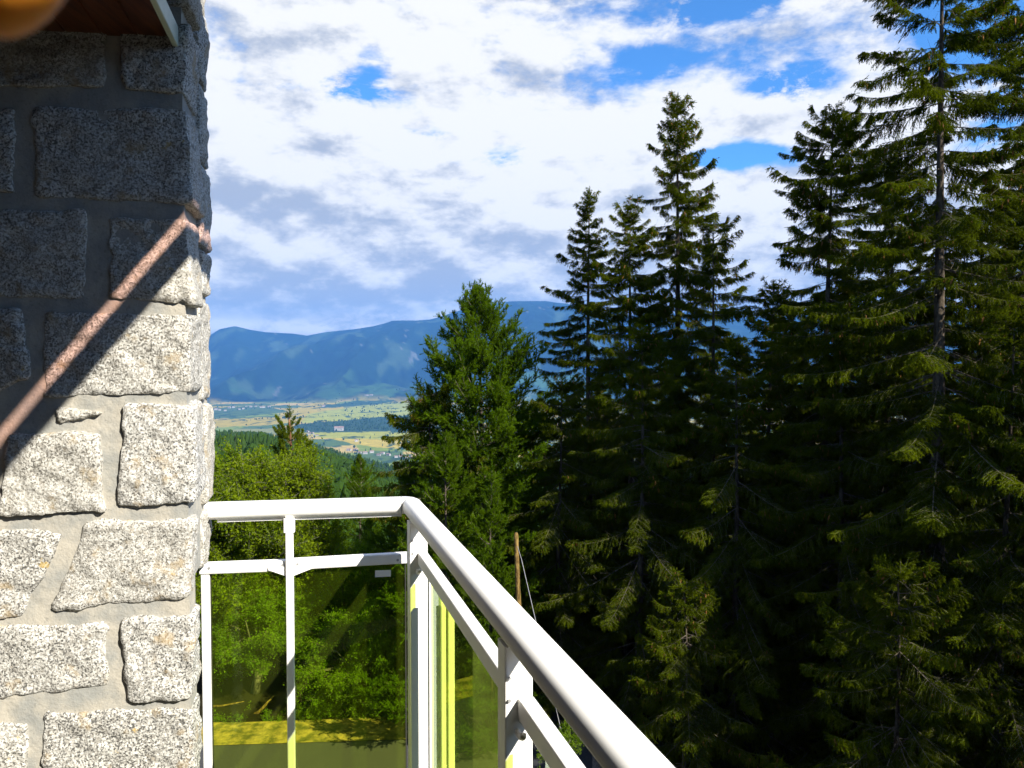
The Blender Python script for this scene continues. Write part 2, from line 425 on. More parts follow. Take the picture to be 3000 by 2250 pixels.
# side face: stones at the back, seen as the pier's right outline
def side_stone(z0, z1, v0, v1, seed, out_=.010):
    q, F = rock([(-.2, z1), (out_, z1), (out_, z0), (-.2, z0)], v0, v1, seed, .016, (14, 22, 16))
    Wp = np.array(O)[None] + q[:, :1] * np.array(WD) + q[:, 1:2] * np.array(BD); Wp[:, 2] = q[:, 2]
    link('stone', mesh_np('stone', Wp - np.array(PI_), F, [M['granite']], smooth=True), pier)
def zpx(py, D): return float(at(600, py, D)[2])
rows = [(-260, 40), (48, 262), (275, 492), (505, 735), (748, 870), (985 - 100, 1168), (1182, 1460), (1480, 1640)]
for i, (a, b) in enumerate(rows):
    side_stone(zpx(b, 2.34), zpx(a, 2.34), .20 if i % 2 else .225, .385, 300 + i, random.uniform(-.006, .004))
mb = MB()
def wp(u, v, z): p = O + WD * u + BD * v; return (p.x, p.y, z)
for (u0, u1, v0, v1, z0, z1) in [(-2.2, -.016, .0, .372, -.62, 1.6), (-2.2, -.016, .0, .098, -1.58, -.62005)]:
    V = [wp(u0, v0, z0), wp(u1, v0, z0), wp(u1, v1, z0), wp(u0, v1, z0), wp(u0, v0, z1), wp(u1, v0, z1), wp(u1, v1, z1), wp(u0, v1, z1)]
    mb.raw(V, [(0, 1, 5, 4), (1, 2, 6, 5), (2, 3, 7, 6), (3, 0, 4, 7), (4, 5, 6, 7), (3, 2, 1, 0)])
mo = mb.build('mortar', M['mortar'], pier, org=tuple(PI_))
# left out-of-frame part of the same wall
for i in range(14):
    z1 = 1.5 - i * .22
    if z1 < -1.3: break
    q, F = rock([(-1.6, z1), (-.74, z1), (-.74, z1 - .2), (-1.6, z1 - .2)], -.014, .2, 700 + i, .024, (20, 10, 6))
    Wp = np.array(O)[None] + q[:, :1] * np.array(WD) + q[:, 1:2] * np.array(BD); Wp[:, 2] = q[:, 2]
    link('stone', mesh_np('stone', Wp - np.array(PI_), F, [M['granite']], smooth=True), pier)

# ------------------------------------------------------------------ balcony, soffit, building body
fl = MB(); fl.raw([(-3, -1.6, -1.60), (.62, -1.6, -1.60), (-.20, 2.36, -1.60), (-3, 2.36, -1.60), (-3, -1.6, -1.80), (.62, -1.6, -1.80), (-.20, 2.36, -1.80), (-3, 2.36, -1.80)],
                  [(0, 1, 2, 3), (7, 6, 5, 4), (0, 4, 5, 1), (1, 5, 6, 2), (2, 6, 7, 3), (3, 7, 4, 0)])
tag(fl.build('balcony_floor', m_simple('floor_tiles', (.075, .065, .055), (.11, .095, .08), 5, .7, .2, .003)), 'grey concrete balcony floor under the railing', None, None, 'structure')
bld = empty('apartment_building', (-1.5, -1.7, -10)); BO = np.array((-1.5, -1.7, -10))
tag(bld, 'plastered apartment building whose balcony the picture is taken from', 'building')
b1 = MB(); b1.beam((-12, -6.0, -4), (.55, -6.0, -4), 8.6, 13.5); b1.build('rear_wall', M['plaster'], bld, org=BO)
b1 = MB(); b1.beam((.56, -6.0, -4.4), (14, -6.0, -4.4), 8.2, 11); b1.build('added_side_wing', M['plaster'], bld, org=BO)  # unseen wing, added to keep low sky light off the pier
b1 = MB(); b1.beam((-3.3, -1.6, -.2), (-3.3, 2.3, -.2), .4, 3.6); b1.build('side_wall', M['plaster'], bld, org=BO)
b1 = MB(); b1.beam((-12, 2.2, -6.1), (-3.1, 2.2, -6.1), 9, 8); b1.build('lower_wall', M['plaster'], bld, org=BO)

def shadow_x(zc, zs=.290):          # roof edge whose shadow falls at height zs on the pier corner
    t = zc - zs; s = SUN / SUN.z; return O + s * t
ZR = 1.22; ED = Vector((.2, -1, 0)).normalized(); P0 = shadow_x(ZR)
def rp(off, y):                     # point on the roof edge line, moved left by off
    t = (y - P0.y) / ED.y; return Vector((P0.x + ED.x * t - off, y, ZR))
roof = empty('roof_overhang', (P0.x - .8, .3, ZR)); RO = np.array(roof.location)
tag(roof, 'roof overhang with edge gutter above the balcony', 'roof')
YF, YB = 2.10, -2.0
a, b_ = rp(.110, YF), rp(.110, YB)
sl = MB(); zt = .03
V = [(-3.4, YF, ZR), (a.x, YF, ZR), (b_.x, YB, ZR), (-3.4, YB, ZR)]; V += [(x, y, z + .12) for x, y, z in V]
sl.raw(V, [(3, 2, 1, 0), (4, 5, 6, 7), (0, 1, 5, 4), (1, 2, 6, 5), (2, 3, 7, 6), (3, 0, 4, 7)]); sl.build('slab', M['plaster'], roof, org=RO)
gt = MB(); gt.beam(rp(.036, YF), rp(.036, YB), .072, .012); gt.build('edge_bar', M['white'], roof, org=RO)
fb = bpy.data.materials.new('sun_tint_filter'); fb.use_nodes = True; nn = NT(fb.node_tree); nn.n.clear()
tr_ = nn.add('ShaderNodeBsdfTransparent'); tr_.inputs[0].default_value = (.95, .78, .74, 1); oo = nn.add('ShaderNodeOutputMaterial'); nn.l.new(tr_.outputs[0], oo.inputs[0])
gt = MB(); gt.beam(rp(.091, YF), rp(.091, YB), .037, .004); gt.build('added_tint_strip', fb, roof, org=RO)  # unseen strip added across the gap to tint the sunlight band pink

# wooden soffit panel under the overhang, its pale edge strip running out from the pier
sof = empty('wooden_soffit', (-1.2, 1.4, .93)); SO = np.array(sof.location)
tag(sof, 'brown varnished board soffit with pale edge strip above the stone pier', 'soffit')
e1 = Vector(tuple(at(513, 112, 2.0))); zs_ = e1.z; e0 = Vector(tuple(atz(462, 4, zs_)))
sd_ = (e0 - e1).normalized()
far_end = e1 + sd_ * 2.4
nb = 9
for k in range(nb):
    off = .012 + k * .094
    p0 = e1 + Vector((-off - .045, .02, .016)); p1 = far_end + Vector((-off - .045, 0, .016))
    bb = MB(); bb.beam(p0, p1, .0915, .018, bev=.004); bb.build('board', M['board'], sof, org=SO)
tb = MB(); tb.beam(e1 + Vector((.0, 0, .006)), far_end + Vector((.0, 0, .006)), .016, .055, bev=.003); tb.build('edge_strip', M['cream'], sof, org=SO)

# ------------------------------------------------------------------ railing
ZH = -.478
A0 = Vector(tuple(atz(600, 1497, ZH)))
C0 = Vector(tuple(atz(1203, 1479, ZH)))
DN = (Vector(tuple(atz(1868, 2250, ZH))) - C0).normalized()
Bn = C0 + DN * 3.2
rail = empty('balcony_railing', (C0.x, C0.y, -1.60)); RL = np.array(rail.location)
tag(rail, 'white metal balcony railing with round handrail and yellow green glass panels', 'railing')
def sweep(path, pw, ph, name, k=20, org=RL, mat_=None):
    pts = [Vector(p) for p in path]; profs = []; sides = []; ups = []
    for i, p in enumerate(pts):
        d0 = (pts[i] - pts[i - 1]).normalized() if i else (pts[1] - pts[0]).normalized()
        d1 = (pts[i + 1] - pts[i]).normalized() if i < len(pts) - 1 else d0
        d = (d0 + d1).normalized(); sd1 = d.cross(Vector((0, 0, 1))).normalized(); sc = 1 / max(.5, d.dot(d0))
        sides.append(sd1 * sc); ups.append(Vector((0, 0, 1)))
        pr = []
        for j in range(k):
            an = 2 * math.pi * j / k; c, s = math.cos(an), math.sin(an)
            e = 2 / 2.5
            pr.append((pw * math.copysign(abs(c) ** e, c), ph * math.copysign(abs(s) ** e, s)))
        profs.append(pr)
    m_ = MB(); m_.loft(pts, profs, sides, ups); return m_.build(name, mat_ or M['white'], rail, smooth=True, org=org)
DF = (C0 - A0).normalized()
path = [A0 + DF * .000, A0 + DF * .006]
cut = .030
pa, pb = C0 - DF * cut, C0 + DN * cut
path.append(pa)
for t in (.2, .4, .6, .8): path.append(pa * (1 - t) ** 2 + C0 * 2 * t * (1 - t) + pb * t * t)
path += [pb, Bn]
hr = sweep(path, .031, .0275, 'handrail')
m_ = MB(); 
m_.beam(A0 + Vector((0, 0, -.030)) + DF * .04, C0 + Vector((0, 0, -.030)) - DF * .03, .022, .010)
m_.beam(C0 + Vector((0, 0, -.030)) + DN * .03, Bn + Vector((0, 0, -.030)), .022, .010)
m_.build('handrail_groove', M['white'], rail, org=RL)
def fz(px, py, base, dirn):          # height at which the vertical plane through base along dirn is seen at a pixel
    v = Vector(tuple(ray(px, py))); nrm = Vector((dirn.y, -dirn.x, 0)); return v * (base.dot(nrm) / v.dot(nrm))
def on_front(px, py): return fz(px, py, A0, DF)
def on_diag(px, py): return fz(px, py, C0, DN)
for c_, d_ in ((pa, DF), (pb, DN)):
    m_ = MB(); pr = [(.0317 * math.copysign(abs(math.cos(2 * math.pi * j / 24)) ** .8, math.cos(2 * math.pi * j / 24)), .0282 * math.copysign(abs(math.sin(2 * math.pi * j / 24)) ** .8, math.sin(2 * math.pi * j / 24))) for j in range(24)]
    sd1 = d_.cross(Vector((0, 0, 1))).normalized(); m_.loft([c_ - d_ * .0012, c_ + d_ * .0012], [pr, pr], [sd1] * 2, [Vector((0, 0, 1))] * 2)
    m_.build('seam', M['screw'], rail, smooth=True, org=RL)
zm = (on_front(603, 1671).z + on_front(1180, 1633).z) / 2
zm = on_front(1180, 1633).z
ml = on_front(588, 1671); ml.z = zm - .008
TW = Vector((DF.y, -DF.x, 0))        # towards the camera
mr = on_front(1192, 1633)
ZB = -1.52
def part(name, fn, mat_='white', smooth=False, **kw):
    m_ = MB(); fn(m_); return m_.build(name, M[mat_], rail, smooth=smooth, org=RL)
bx = on_front(851, 1600)
part('middle_rail', lambda m: m.beam(ml, on_front(842, 1655 - .0), .030, .034, bev=.004))
part('middle_rail', lambda m: m.beam(on_front(858, 1652), mr + DF * .0, .030, .034, bev=.004))
def vpost(m, p, ztop, zbot, w_, d_, ax): m.beam((p.x, p.y, zbot), (p.x, p.y, ztop), w_, d_, up=tuple(ax), bev=.003)
lp = on_front(603, 1690); part('post', lambda m: vpost(m, lp, ml.z - .017, ZB, .026, .022, TW))
part('baluster', lambda m: vpost(m, bx + TW * .02, ZH - .02, ZB, .0235, .018, TW))
part('bracket', lambda m: (m.beam(Vector((bx.x, bx.y, ZH - .027)) + TW * .02, Vector((bx.x, bx.y, ZH - .072)) + TW * .02, .034, .020, up=tuple(TW), bev=.003)))
for s_, L_ in ((-1, .055), (1, .06)):
    c_ = Vector((bx.x, bx.y, zm - .022)) + TW * .008 + DF * (.012 * s_)
    def f(m, c_=c_, s_=s_, L_=L_):
        e_ = c_ + DF * (L_ * s_)
        V = [c_ + Vector((0, 0, -.018)), c_ + Vector((0, 0, .012)), e_ + Vector((0, 0, .012)), e_ + Vector((0, 0, .004))]
        V = [tuple(v - TW * .012) for v in V] + [tuple(v + TW * .012) for v in V]
        m.raw(V, [(0, 1, 2, 3), (7, 6, 5, 4), (0, 4, 5, 1), (1, 5, 6, 2), (2, 6, 7, 3), (3, 7, 4, 0)])
    part('bracket', f)
# posts of the run towards the camera
POSTW = .052
def big_post(px, name='post', top=-.506, w_=POSTW):
    p = on_diag(px, 1500); p = Vector((p.x, p.y, 0))
    m_ = MB(); vpost(m_, p, top, ZB, w_, w_ * .95, DN)
    o_ = m_.build(name, M['white'], rail, org=RL)
    # recessed front channel, cap and seam
    fr = p + DN * (w_ * .95 / 2)
    sidev = Vector((-DN.y, DN.x, 0))
    m_ = MB()
    for off in (-.0075, .0155):
        m_.beam(tuple(fr + sidev * off + Vector((0, 0, ZB))) , tuple(fr + sidev * off + Vector((0, 0, top - .052))), .0022, .004, up=tuple(DN))
    m_.beam(tuple(fr + sidev * -.0075 + Vector((0, 0, top - .052))), tuple(fr + sidev * .0165 + Vector((0, 0, top - .052))), .004, .0022, up=(0, 0, 1))
    m_.build('channel', M['screw'], o_, org=(0, 0, 0))
    m_ = MB(); m_.beam((p.x, p.y, top + .001), (p.x, p.y, top + .005), w_ + .003, w_ * .95 + .003, up=tuple(DN), bev=.002)
    m_.build('cap', M['white'], o_)
    m_ = MB(); m_.tube([(p.x, p.y, top), (p.x, p.y, ZH - .015)], .006, 10); m_.build('stem', M['screw'], o_)
    return p, o_
pc, _ = big_post(1222, w_=.056); p2, _ = big_post(1509); 
p3 = p2 + DN * 1.25
m_ = MB(); vpost(m_, p3, -.506, ZB, POSTW, POSTW, DN); m_.build('post', M['white'], rail, org=RL)
# inclined-looking middle rails of that run
SV = Vector((-DN.y, DN.x, 0))
if SV.x < 0: SV = -SV
q0 = on_diag(1262, 1690); zd = q0.z
zd = (on_diag(1254, 1675).z + on_diag(1462, 1990).z) / 2
for (s0, s1) in ((pc, p2), (p2, p3)):
    a_ = s0 + DN * .028; b2 = s1 - DN * .028
    g_ = SV * .012
    part('middle_rail', lambda m: m.beam((a_.x + g_.x, a_.y + g_.y, zd), (b2.x + g_.x, b2.y + g_.y, zd), .030, .040, bev=.004))
    for e_, s_ in ((a_, 1), (b2, -1)):
        c_ = Vector((e_.x, e_.y, zd - .026)) - SV * .006 + DN * (.010 * s_)
        pts = [c_ + DN * (s_ * .03) * math.sin(t) * 1.0 + Vector((0, 0, -.012 * math.cos(t) * (1))) for t in np.linspace(-.3, 1.7, 7)]
        part('clip', lambda m: m.tube(pts, .0055, 8), smooth=True)
for e_ in (bx - DF * .022, bx + DF * .024, mr - DF * .03, ml + DF * .03):
    q_ = Vector((e_.x, e_.y, zm - .004)) + TW * .0155
    part('screw', lambda m: m.tube([q_ - TW * .001, q_ + TW * .002], .0042, 8), 'screw')
for s_ in (pc, p2):
    for zo in (-.56, -.60):
        q_ = Vector((s_.x, s_.y, zo)) + DN * .0275 + SV * -.019
        part('screw', lambda m: m.tube([q_ - DN * .001, q_ + DN * .0015], .0032, 8), 'screw')
# glass
def pane(name, c, matn, th=.006):
    a_, b2, z0, z1 = c; d = (b2 - a_).normalized(); n_ = Vector((d.y, -d.x, 0)) * th / 2
    V = [a_ - n_, b2 - n_, b2 + n_, a_ + n_]
    V = [(v.x, v.y, z0) for v in V] + [(v.x, v.y, z1) for v in V]
    m_ = MB(); m_.raw(V, [(3, 2, 1, 0), (4, 5, 6, 7), (0, 1, 5, 4), (1, 2, 6, 5), (2, 3, 7, 6), (3, 0, 4, 7)])
    return m_.build(name, M[matn], rail, org=RL)
gl0 = on_front(616, 1700) + TW * -.004; gl1 = on_front(1188, 1700) + TW * -.004
tag(pane('glass_pane', (gl0, gl1, ZB + .04, zm - .018), 'glass_green'), 'olive green tinted glass pane in the front panel')
st = on_front(1120, 1680); q = pane('sticker', (on_front(1099, 1680) + TW * .001, on_front(1145, 1678) + TW * .001, st.z - .011, st.z + .011), 'sticker', .001)
q.name = 'sticker'; tag(q, 'small white sticker on the front glass')
for s0, s1 in ((pc, p2), (p2, p3)):
    a_ = s0 + DN * .090 + SV * .029; b2 = s1 - DN * .030 + SV * .029
    tag(pane('glass_pane', (a_, b2, ZB + .04, zd - .020), 'glass_lime'), 'lime yellow tinted glass pane')
part('gasket', lambda m: m.beam((gl0.x, gl0.y, zm - .02), (gl0.x, gl0.y, ZB), .004, .010, up=tuple(TW)), 'gasket')
part('gasket', lambda m: m.beam((gl1.x, gl1.y, zm - .02), (gl1.x, gl1.y, ZB), .004, .010, up=tuple(TW)), 'gasket')
# white uprights on the outer side, seen through the lime glass
for px, w_ in ((1262, .014), (1298, .016), (1320, .020)):
    p = fz(px, 1800, C0 + SV * .055, DN)
    part('outer_upright', lambda m: vpost(m, p, zd - .065, ZB, w_, w_, DN))
bt0 = on_front(600, 1700); 
part('bottom_rail', lambda m: m.beam((bt0.x, bt0.y, ZB), (C0.x, C0.y, ZB), .04, .04))
part('bottom_rail', lambda m: m.beam((C0.x, C0.y, ZB - .001), (p3.x, p3.y, ZB - .001), .04, .04))

# ------------------------------------------------------------------ finger held near the lens
def m_skin():
    m, n, b = mat('skin', (.46, .16, .010), .6, .15)
    b.inputs['Subsurface Weight'].default_value = .3; b.inputs['Subsurface Radius'].default_value = (.008, .003, .001); b.inputs['Subsurface Scale'].default_value = 1
    g = n.add('ShaderNodeNewGeometry').outputs['Position']; bump(n, b, n.noise(g, 900, 3, .6), .2, .0003)
    return m
M['skin'] = m_skin(); M['nail'] = mat('nail', (.66, .42, .32), .3, .5)[0]
def hand():
    v = ray(60, 20); v = v / v[1]
    tip = np.array([-.0450, .080, .0330]); ax = np.array([-.62, -.50, .60]); ax = ax / np.linalg.norm(ax)
    side = np.cross(ax, (0, 0, 1)); side /= np.linalg.norm(side); up = np.cross(side, ax)
    verts = []; edges = []; rad = []
    def pt(a, s, u, r_): verts.append(tuple(tip + ax * a + side * s + up * u)); rad.append(r_); return len(verts) - 1
    palm = pt(.125, .022, .0, .018); wrist = pt(.175, .030, -.002, .023); fore = pt(.27, .042, -.01, .027); edges += [(palm, wrist), (wrist, fore)]
    for k, (s, L, cu) in enumerate(((0, 0, .0), (.020, .006, .018), (.039, .004, .026), (.056, .016, .030))):
        kn = pt(.078 + L * .2, s, .004, .0098); m1 = pt(.045 + L, s, -cu * .3 + .006, .0088); m2 = pt(.022 + L + cu * .5, s, -cu, .0080)
        tp = pt(.004 + L + cu * 1.1, s, -cu * 1.5, .0072)
        edges += [(palm, kn), (kn, m1), (m1, m2), (m2, tp)]
    t1 = pt(.115, -.006, -.014, .011); t2 = pt(.088, -.020, -.030, .0098); t3 = pt(.066, -.022, -.040, .0085); edges += [(palm, t1), (t1, t2), (t2, t3)]
    me = bpy.data.meshes.new('hand'); me.from_pydata(verts, edges, []); o = bpy.data.objects.new('hand', me); COL.objects.link(o)
    o.modifiers.new('skin', 'SKIN'); sv = me.skin_vertices[0].data
    for i, r_ in enumerate(rad): sv[i].radius = (r_, r_); sv[i].use_root = (i == 0)
    o.modifiers.new('sub', 'SUBSURF').levels = 2; o.modifiers['sub'].render_levels = 2
    dg = bpy.context.evaluated_depsgraph_get(); em = bpy.data.meshes.new_from_object(o.evaluated_get(dg)); 
    em.name = 'hand'; em.materials.clear(); em.materials.append(M['skin'])
    for p in em.polygons: p.use_smooth = True
    bpy.data.objects.remove(o)
    h = link('hand', em); tag(h, 'blurred fingertip poking into the upper left corner before the lens', 'hand')
    return h
hand()

# ------------------------------------------------------------------ terrain
RIDGE = np.array([(-400, 900), (300, 940), (560, 1003), (612, 985), (645, 964), (690, 955), (735, 966), (780, 973), (860, 977), (900, 983), (960, 972), (1040, 964),
                  (1100, 955), (1150, 942), (1200, 941), (1260, 937), (1300, 926), (1360, 908), (1420, 893), (1500, 884), (1600, 884), (1720, 900), (1850, 925),
                  (1980, 920), (2050, 908), (2120, 925), (2250, 930), (2500, 915), (3000, 930), (4500, 960)], float)
def smooth(t): t = np.clip(t, 0, 1); return t * t * (3 - 2 * t)
ZP = -500.0
def height(x, y):
    x = np.asarray(x, float); y = np.asarray(y, float); r = np.hypot(x, y); px = np.where(y > 1, 1500 + FPX * x / np.maximum(y, 1), 3000)
    D = np.maximum(y, r * .3)
    near = -10.0 - .9 * smooth((D - 24) / 14) * 6
    # wooded shoulder, then the drop to the plain
    shoulder_py = np.interp(px, [-500, 600, 760, 900, 1000, 1150, 1350, 2600], [1272, 1290, 1292, 1322, 1352, 1402, 1432, 1432])
    z1500 = -(shoulder_py - HOR) / FPX * 1500
    k = np.clip((D - 35) / (1500 - 35), 0, 1)
    hill = near + (z1500 - near) * (k ** .92) + fbm(x / 140, y / 140, None, 4, 3) * 14 * smooth((D - 60) / 200) 
    drop = smooth((D - 1500) / 1500)
    z = hill * (1 - drop) + ZP * drop
    z = z + drop * fbm(x / 900, y / 900, None, 4, 9) * 10
    rp_ = np.interp(px, RIDGE[:, 0], RIDGE[:, 1]); zr = -(rp_ - HOR) / FPX * 13500
    q = (D - 8600) / (13500 - 8600)
    mont = smooth(np.clip(q, 0, 1)) * .55 + np.clip(q, 0, 1) * .45
    rid = 1 - np.abs(fbm(x / 1500, y / 2600, None, 5, 21)) * 2.0
    m = ZP + (zr - ZP) * mont + (rid - .55) * 620 * np.clip(q, 0, 1) * np.clip(1.0 - q, 0, 1) * 2.4
    m = np.where(q > 1, zr - (D - 13500) * .3, m)
    z = np.where(q > 0, np.maximum(m, ZP), z)
    back = smooth((-y + 40) / 200); z = z * (1 - back) + (-10 + fbm(x / 300, y / 300, None, 4, 5) * 8 * smooth((r - 60) / 200)) * back
    return z
def build_ground():
    ang = np.concatenate([np.arange(-180, -48, 4.), np.arange(-48, -26, 1.), np.arange(-26, 8, .16), np.arange(8, 40, .5), np.arange(40, 180, 4.)])
    rr = np.concatenate([[.0], np.geomspace(4, 60, 26), np.geomspace(66, 1500, 70), np.geomspace(1560, 3400, 22), np.geomspace(3450, 8600, 130), np.geomspace(8660, 13800, 110), np.geomspace(14000, 15500, 5)])
    A, Rr = np.meshgrid(np.radians(ang), rr, indexing='ij')
    c = np.maximum(np.cos(A), .3); Dd = Rr / np.maximum(c, .3) * np.where(np.cos(A) > .3, 1, .3)
    X, Y = np.sin(A) * Dd, np.cos(A) * Dd; X = np.clip(X, -17300, 17300); Z = height(X, Y)
    na, nr = A.shape; idx = np.arange(na * nr).reshape(na, nr); nx = np.roll(idx, -1, 0)
    Q = np.stack([idx[:, :-1], idx[:, 1:], nx[:, 1:], nx[:, :-1]], -1).reshape(-1, 4)[:, ::-1]
    V = np.stack([X, Y, Z], -1).reshape(-1, 3)
    me = mesh_np('ground', V, Q, smooth=True)
    # land cover: traced on the plain
    x, y, z = V.T; yy = np.maximum(y, 1); px = 1500 + FPX * x / yy; py = HOR - FPX * z / yy
    wob = fbm(x / 260, y / 700, None, 4, 41); wob2 = fbm(x / 60, y / 160, None, 4, 44)
    col = np.zeros((len(V), 3)); col[:] = (.022, .020, .010)
    D = y
    wood = np.array([.018, .036, .014]); 
    col[(D > 45)] = (.013, .024, .007)
    plain = (D > 2600) & (D < 9400)
    green = np.array([.12, .155, .02]); gold = np.array([.30, .23, .03]); pale = np.array([.34, .25, .08]); teal = np.array([.06, .10, .03])
    pl = np.zeros((len(V), 3)) + green
    cell = np.floor(x / 330 + .35 * fbm(x / 500, y / 500, None, 2, 77) + y / 2600) * 7 + np.floor(y / 420 - x / 1500 + .3 * wob) * 13
    hsh = _h(cell.astype(np.int64), cell.astype(np.int64) * 0 + 5, cell.astype(np.int64) * 0, 3)
    for lo, hi, c_ in ((0, .26, gold), (.26, .40, pale), (.40, .58, teal), (.58, .80, green * 1.15), (.80, 1.1, np.array([.16, .165, .05]))):
        pl[(hsh >= lo) & (hsh < hi)] = c_
    def reg(poly, c_, k=1.):
        P = np.array(poly, float); inside = np.zeros(len(V), bool); X_ = px + wob * 10; Y_ = py + wob2 * 3
        for i in range(len(P)):
            (x0, y0), (x1, y1) = P[i], P[i - 1]
            cr = ((y0 > Y_) != (y1 > Y_)) & (X_ < (x1 - x0) * (Y_ - y0) / (y1 - y0 + 1e-9) + x0); inside ^= cr
        pl[inside & plain] = c_
    reg([(560, 1195), (760, 1190), (860, 1205), (700, 1222), (560, 1232)], teal * .9)
    reg([(830, 1198), (1000, 1190), (1010, 1205), (850, 1215)], gold)
    reg([(560, 1238), (760, 1222), (900, 1226), (780, 1246), (560, 1254)], gold * .95)
    reg([(900, 1212), (1120, 1180), (1250, 1180), (1250, 1215), (1000, 1232), (880, 1240)], np.array([.24, .25, .035]))
    reg([(860, 1243), (1000, 1232), (1250, 1212), (1250, 1262), (900, 1268), (860, 1255)], wood * 1.3)
    reg([(900, 1268), (1250, 1262), (1250, 1290), (1010, 1285), (930, 1282)], np.array([.24, .24, .03]))
    reg([(960, 1284), (1260, 1292), (1260, 1325), (1090, 1310)], gold * 1.1)
    reg([(1040, 1160), (1110, 1160), (1120, 1172), (1040, 1172)], gold)
    reg([(900, 1198), (1030, 1176), (1150, 1172), (1150, 1178), (1040, 1190)], wood * 1.6)
    k = smooth((wob2 - .22) * 7)[:, None]; pl = pl * (1 - k) + wood * 1.4 * k
    col[plain] = pl[plain]
    mt = D >= 8550
    q = np.clip((D - 8600) / 4900, 0, 1)
    mc = np.zeros((len(V), 3)) + (.004, .013, .008)
    def soft(nz, th, c_, k=5, where=1.):
        t_ = (smooth((nz - th) * k) * where)[:, None]; mc[:] = mc * (1 - t_) + np.array(c_) * t_
    soft(fbm(x / 420, y / 800, None, 6, 61), .15, (.026, .044, .022))
    soft(np.abs(fbm(x / 260, y / 900, None, 5, 66)), .25, (.002, .007, .005), 6)
    soft(fbm(x / 330, y / 500, None, 6, 64), .0, (.024, .052, .018), 4, smooth((.30 - q) * 8))
    soft(fbm(x / 230, y / 450, None, 6, 68), -.10, (.034, .075, .024), 3, smooth((px - 920) / 250) * smooth((.42 - q) * 7))
    rock_ = (fbm(x / 90, y / 240, None, 4, 71) > .55) & (q > .08) & (px > 800); mc[rock_] = (.07, .075, .07)
    blend = smooth((D - 8500) / 500 + wob * .3)[:, None]
    col = np.where(mt[:, None], mc * blend + col * (1 - blend), col)
    a = me.color_attributes.new('cover', 'FLOAT_COLOR', 'POINT'); a.data.foreach_set('color', np.concatenate([col, np.ones((len(V), 1))], 1).astype(np.float32).ravel())
    m, n, b = mat('land', rough=1, spec=.05); g = n.add('ShaderNodeNewGeometry').outputs['Position']
    at_ = n.add('ShaderNodeVertexColor'); at_.layer_name = 'cover'
    f1 = n.noise(g, .9, 6, .7); f2 = n.noise(g, .012, 8, .75)
    n.l.new(n.mix(1., at_.outputs[0], n.mix(n.ramp(n.math('MULTIPLY', n.math('ADD', f1, f2), .5), .3, .7), (.55, .55, .55), (1.45, 1.45, 1.45)), 'MULTIPLY'), b.inputs['Base Color'])
    me.materials.append(m)
    o = link('ground', me); tag(o, 'wooded hillside falling to a farmed valley plain and far blue mountains', None, None, 'structure')
build_ground()

def sheet(name, poly_px, z, mat_, dz, label):
    P = [atz(x, y, z) for x, y in poly_px]; c = np.mean(P, 0)
    V = [(p[0], p[1], z + dz) for p in P]; me = bpy.data.meshes.new(name); me.from_pydata(V, [], [list(range(len(V)))]); me.materials.append(M[mat_])
    o = link(name, me); tag(o, label, None, None, 'structure'); return o
road = [(-7.0 - 22, 18.6), (-7.6, 18.7), (-2.8, 19.0), (-.4, 21.2), (.9, 22.3), (2.2, 20), (1.8, 16.0), (1.2, 14.4), (-8, 14.0), (-29, 14)]
def flat(name, pts, z, mat_, label):
    me = bpy.data.meshes.new(name); me.from_pydata([(x, y, z) for x, y in pts], [], [list(range(len(pts)))[::-1]]); me.materials.append(M[mat_])
    o = link(name, me); tag(o, label, None, None, 'structure'); return o
flat('road', road, -9.97, 'asphalt', 'grey asphalt road below the balcony')
vg = [(-29, 18.6), (-7.6, 18.7), (-2.8, 19.0), (-.4, 21.2), (1.4, 23.0), (.6, 23.6), (-1.1, 22.0), (-3.4, 20.2), (-7.6, 19.9), (-29, 19.8)]
flat('verge', vg, -9.96, 'verge', 'dry yellow grass verge along the far edge of the road')
flat('gravel_path', [(1.2, 14.4), (1.8, 16.0), (2.2, 20), (3.3, 19.5), (3.2, 13), (2, 10), (0, 10), (-1, 12)], -9.975, 'gravel', 'pale gravel beside the road under the spruces')

# ------------------------------------------------------------------ foliage pieces
def unit(v): return v / np.maximum(np.linalg.norm(v, axis=-1, keepdims=True), 1e-9)
def needles(P0, Dn, L, rng, step=.012, per=3, nl=.032, nw=.010, ang=50, jit=.35):
    """triangles pointing forward and outward along twigs. P0, Dn (n,3); L (n,)"""
    cnt = np.maximum((L / step).astype(int), 2) * per
    i = np.repeat(np.arange(len(L)), cnt); N = len(i)
    t = rng.random(N); p = P0[i] + Dn[i] * (L[i] * t)[:, None]
    r = unit(rng.normal(size=(N, 3))); d = Dn[i]; r = unit(r - d * (r * d).sum(1, keepdims=True))
    a = np.radians(ang) * (1 - .55 * t); v = unit(d * np.cos(a)[:, None] + r * np.sin(a)[:, None] + rng.normal(size=(N, 3)) * jit * .3)
    ln = nl * (.7 + .6 * rng.random(N)); s = unit(np.cross(v, rng.normal(size=(N, 3)))) * (nw * .5)
    V = np.stack([p - s, p + s, p + v * ln[:, None]], 1).reshape(-1, 3)
    return V
def sticks(A, B, r):
    """thin three-sided sticks"""
    d = unit(B - A); u = np.cross(d, (.3, .2, .93)); u = unit(u); v = np.cross(d, u); n = len(A); r = np.broadcast_to(r, n)[:, None]
    ring = [u, -.5 * u + .866 * v, -.5 * u - .866 * v]
    V = np.concatenate([np.stack([A + k * r for k in ring], 1), np.stack([B + k * r * .6 for k in ring], 1)], 1).reshape(-1, 3)
    b = np.arange(n)[:, None, None] * 6; q = np.array([[0, 1, 4], [0, 4, 3], [1, 2, 5], [1, 5, 4], [2, 0, 3], [2, 3, 5]])[None]
    return V, (b + q).reshape(-1, 3)
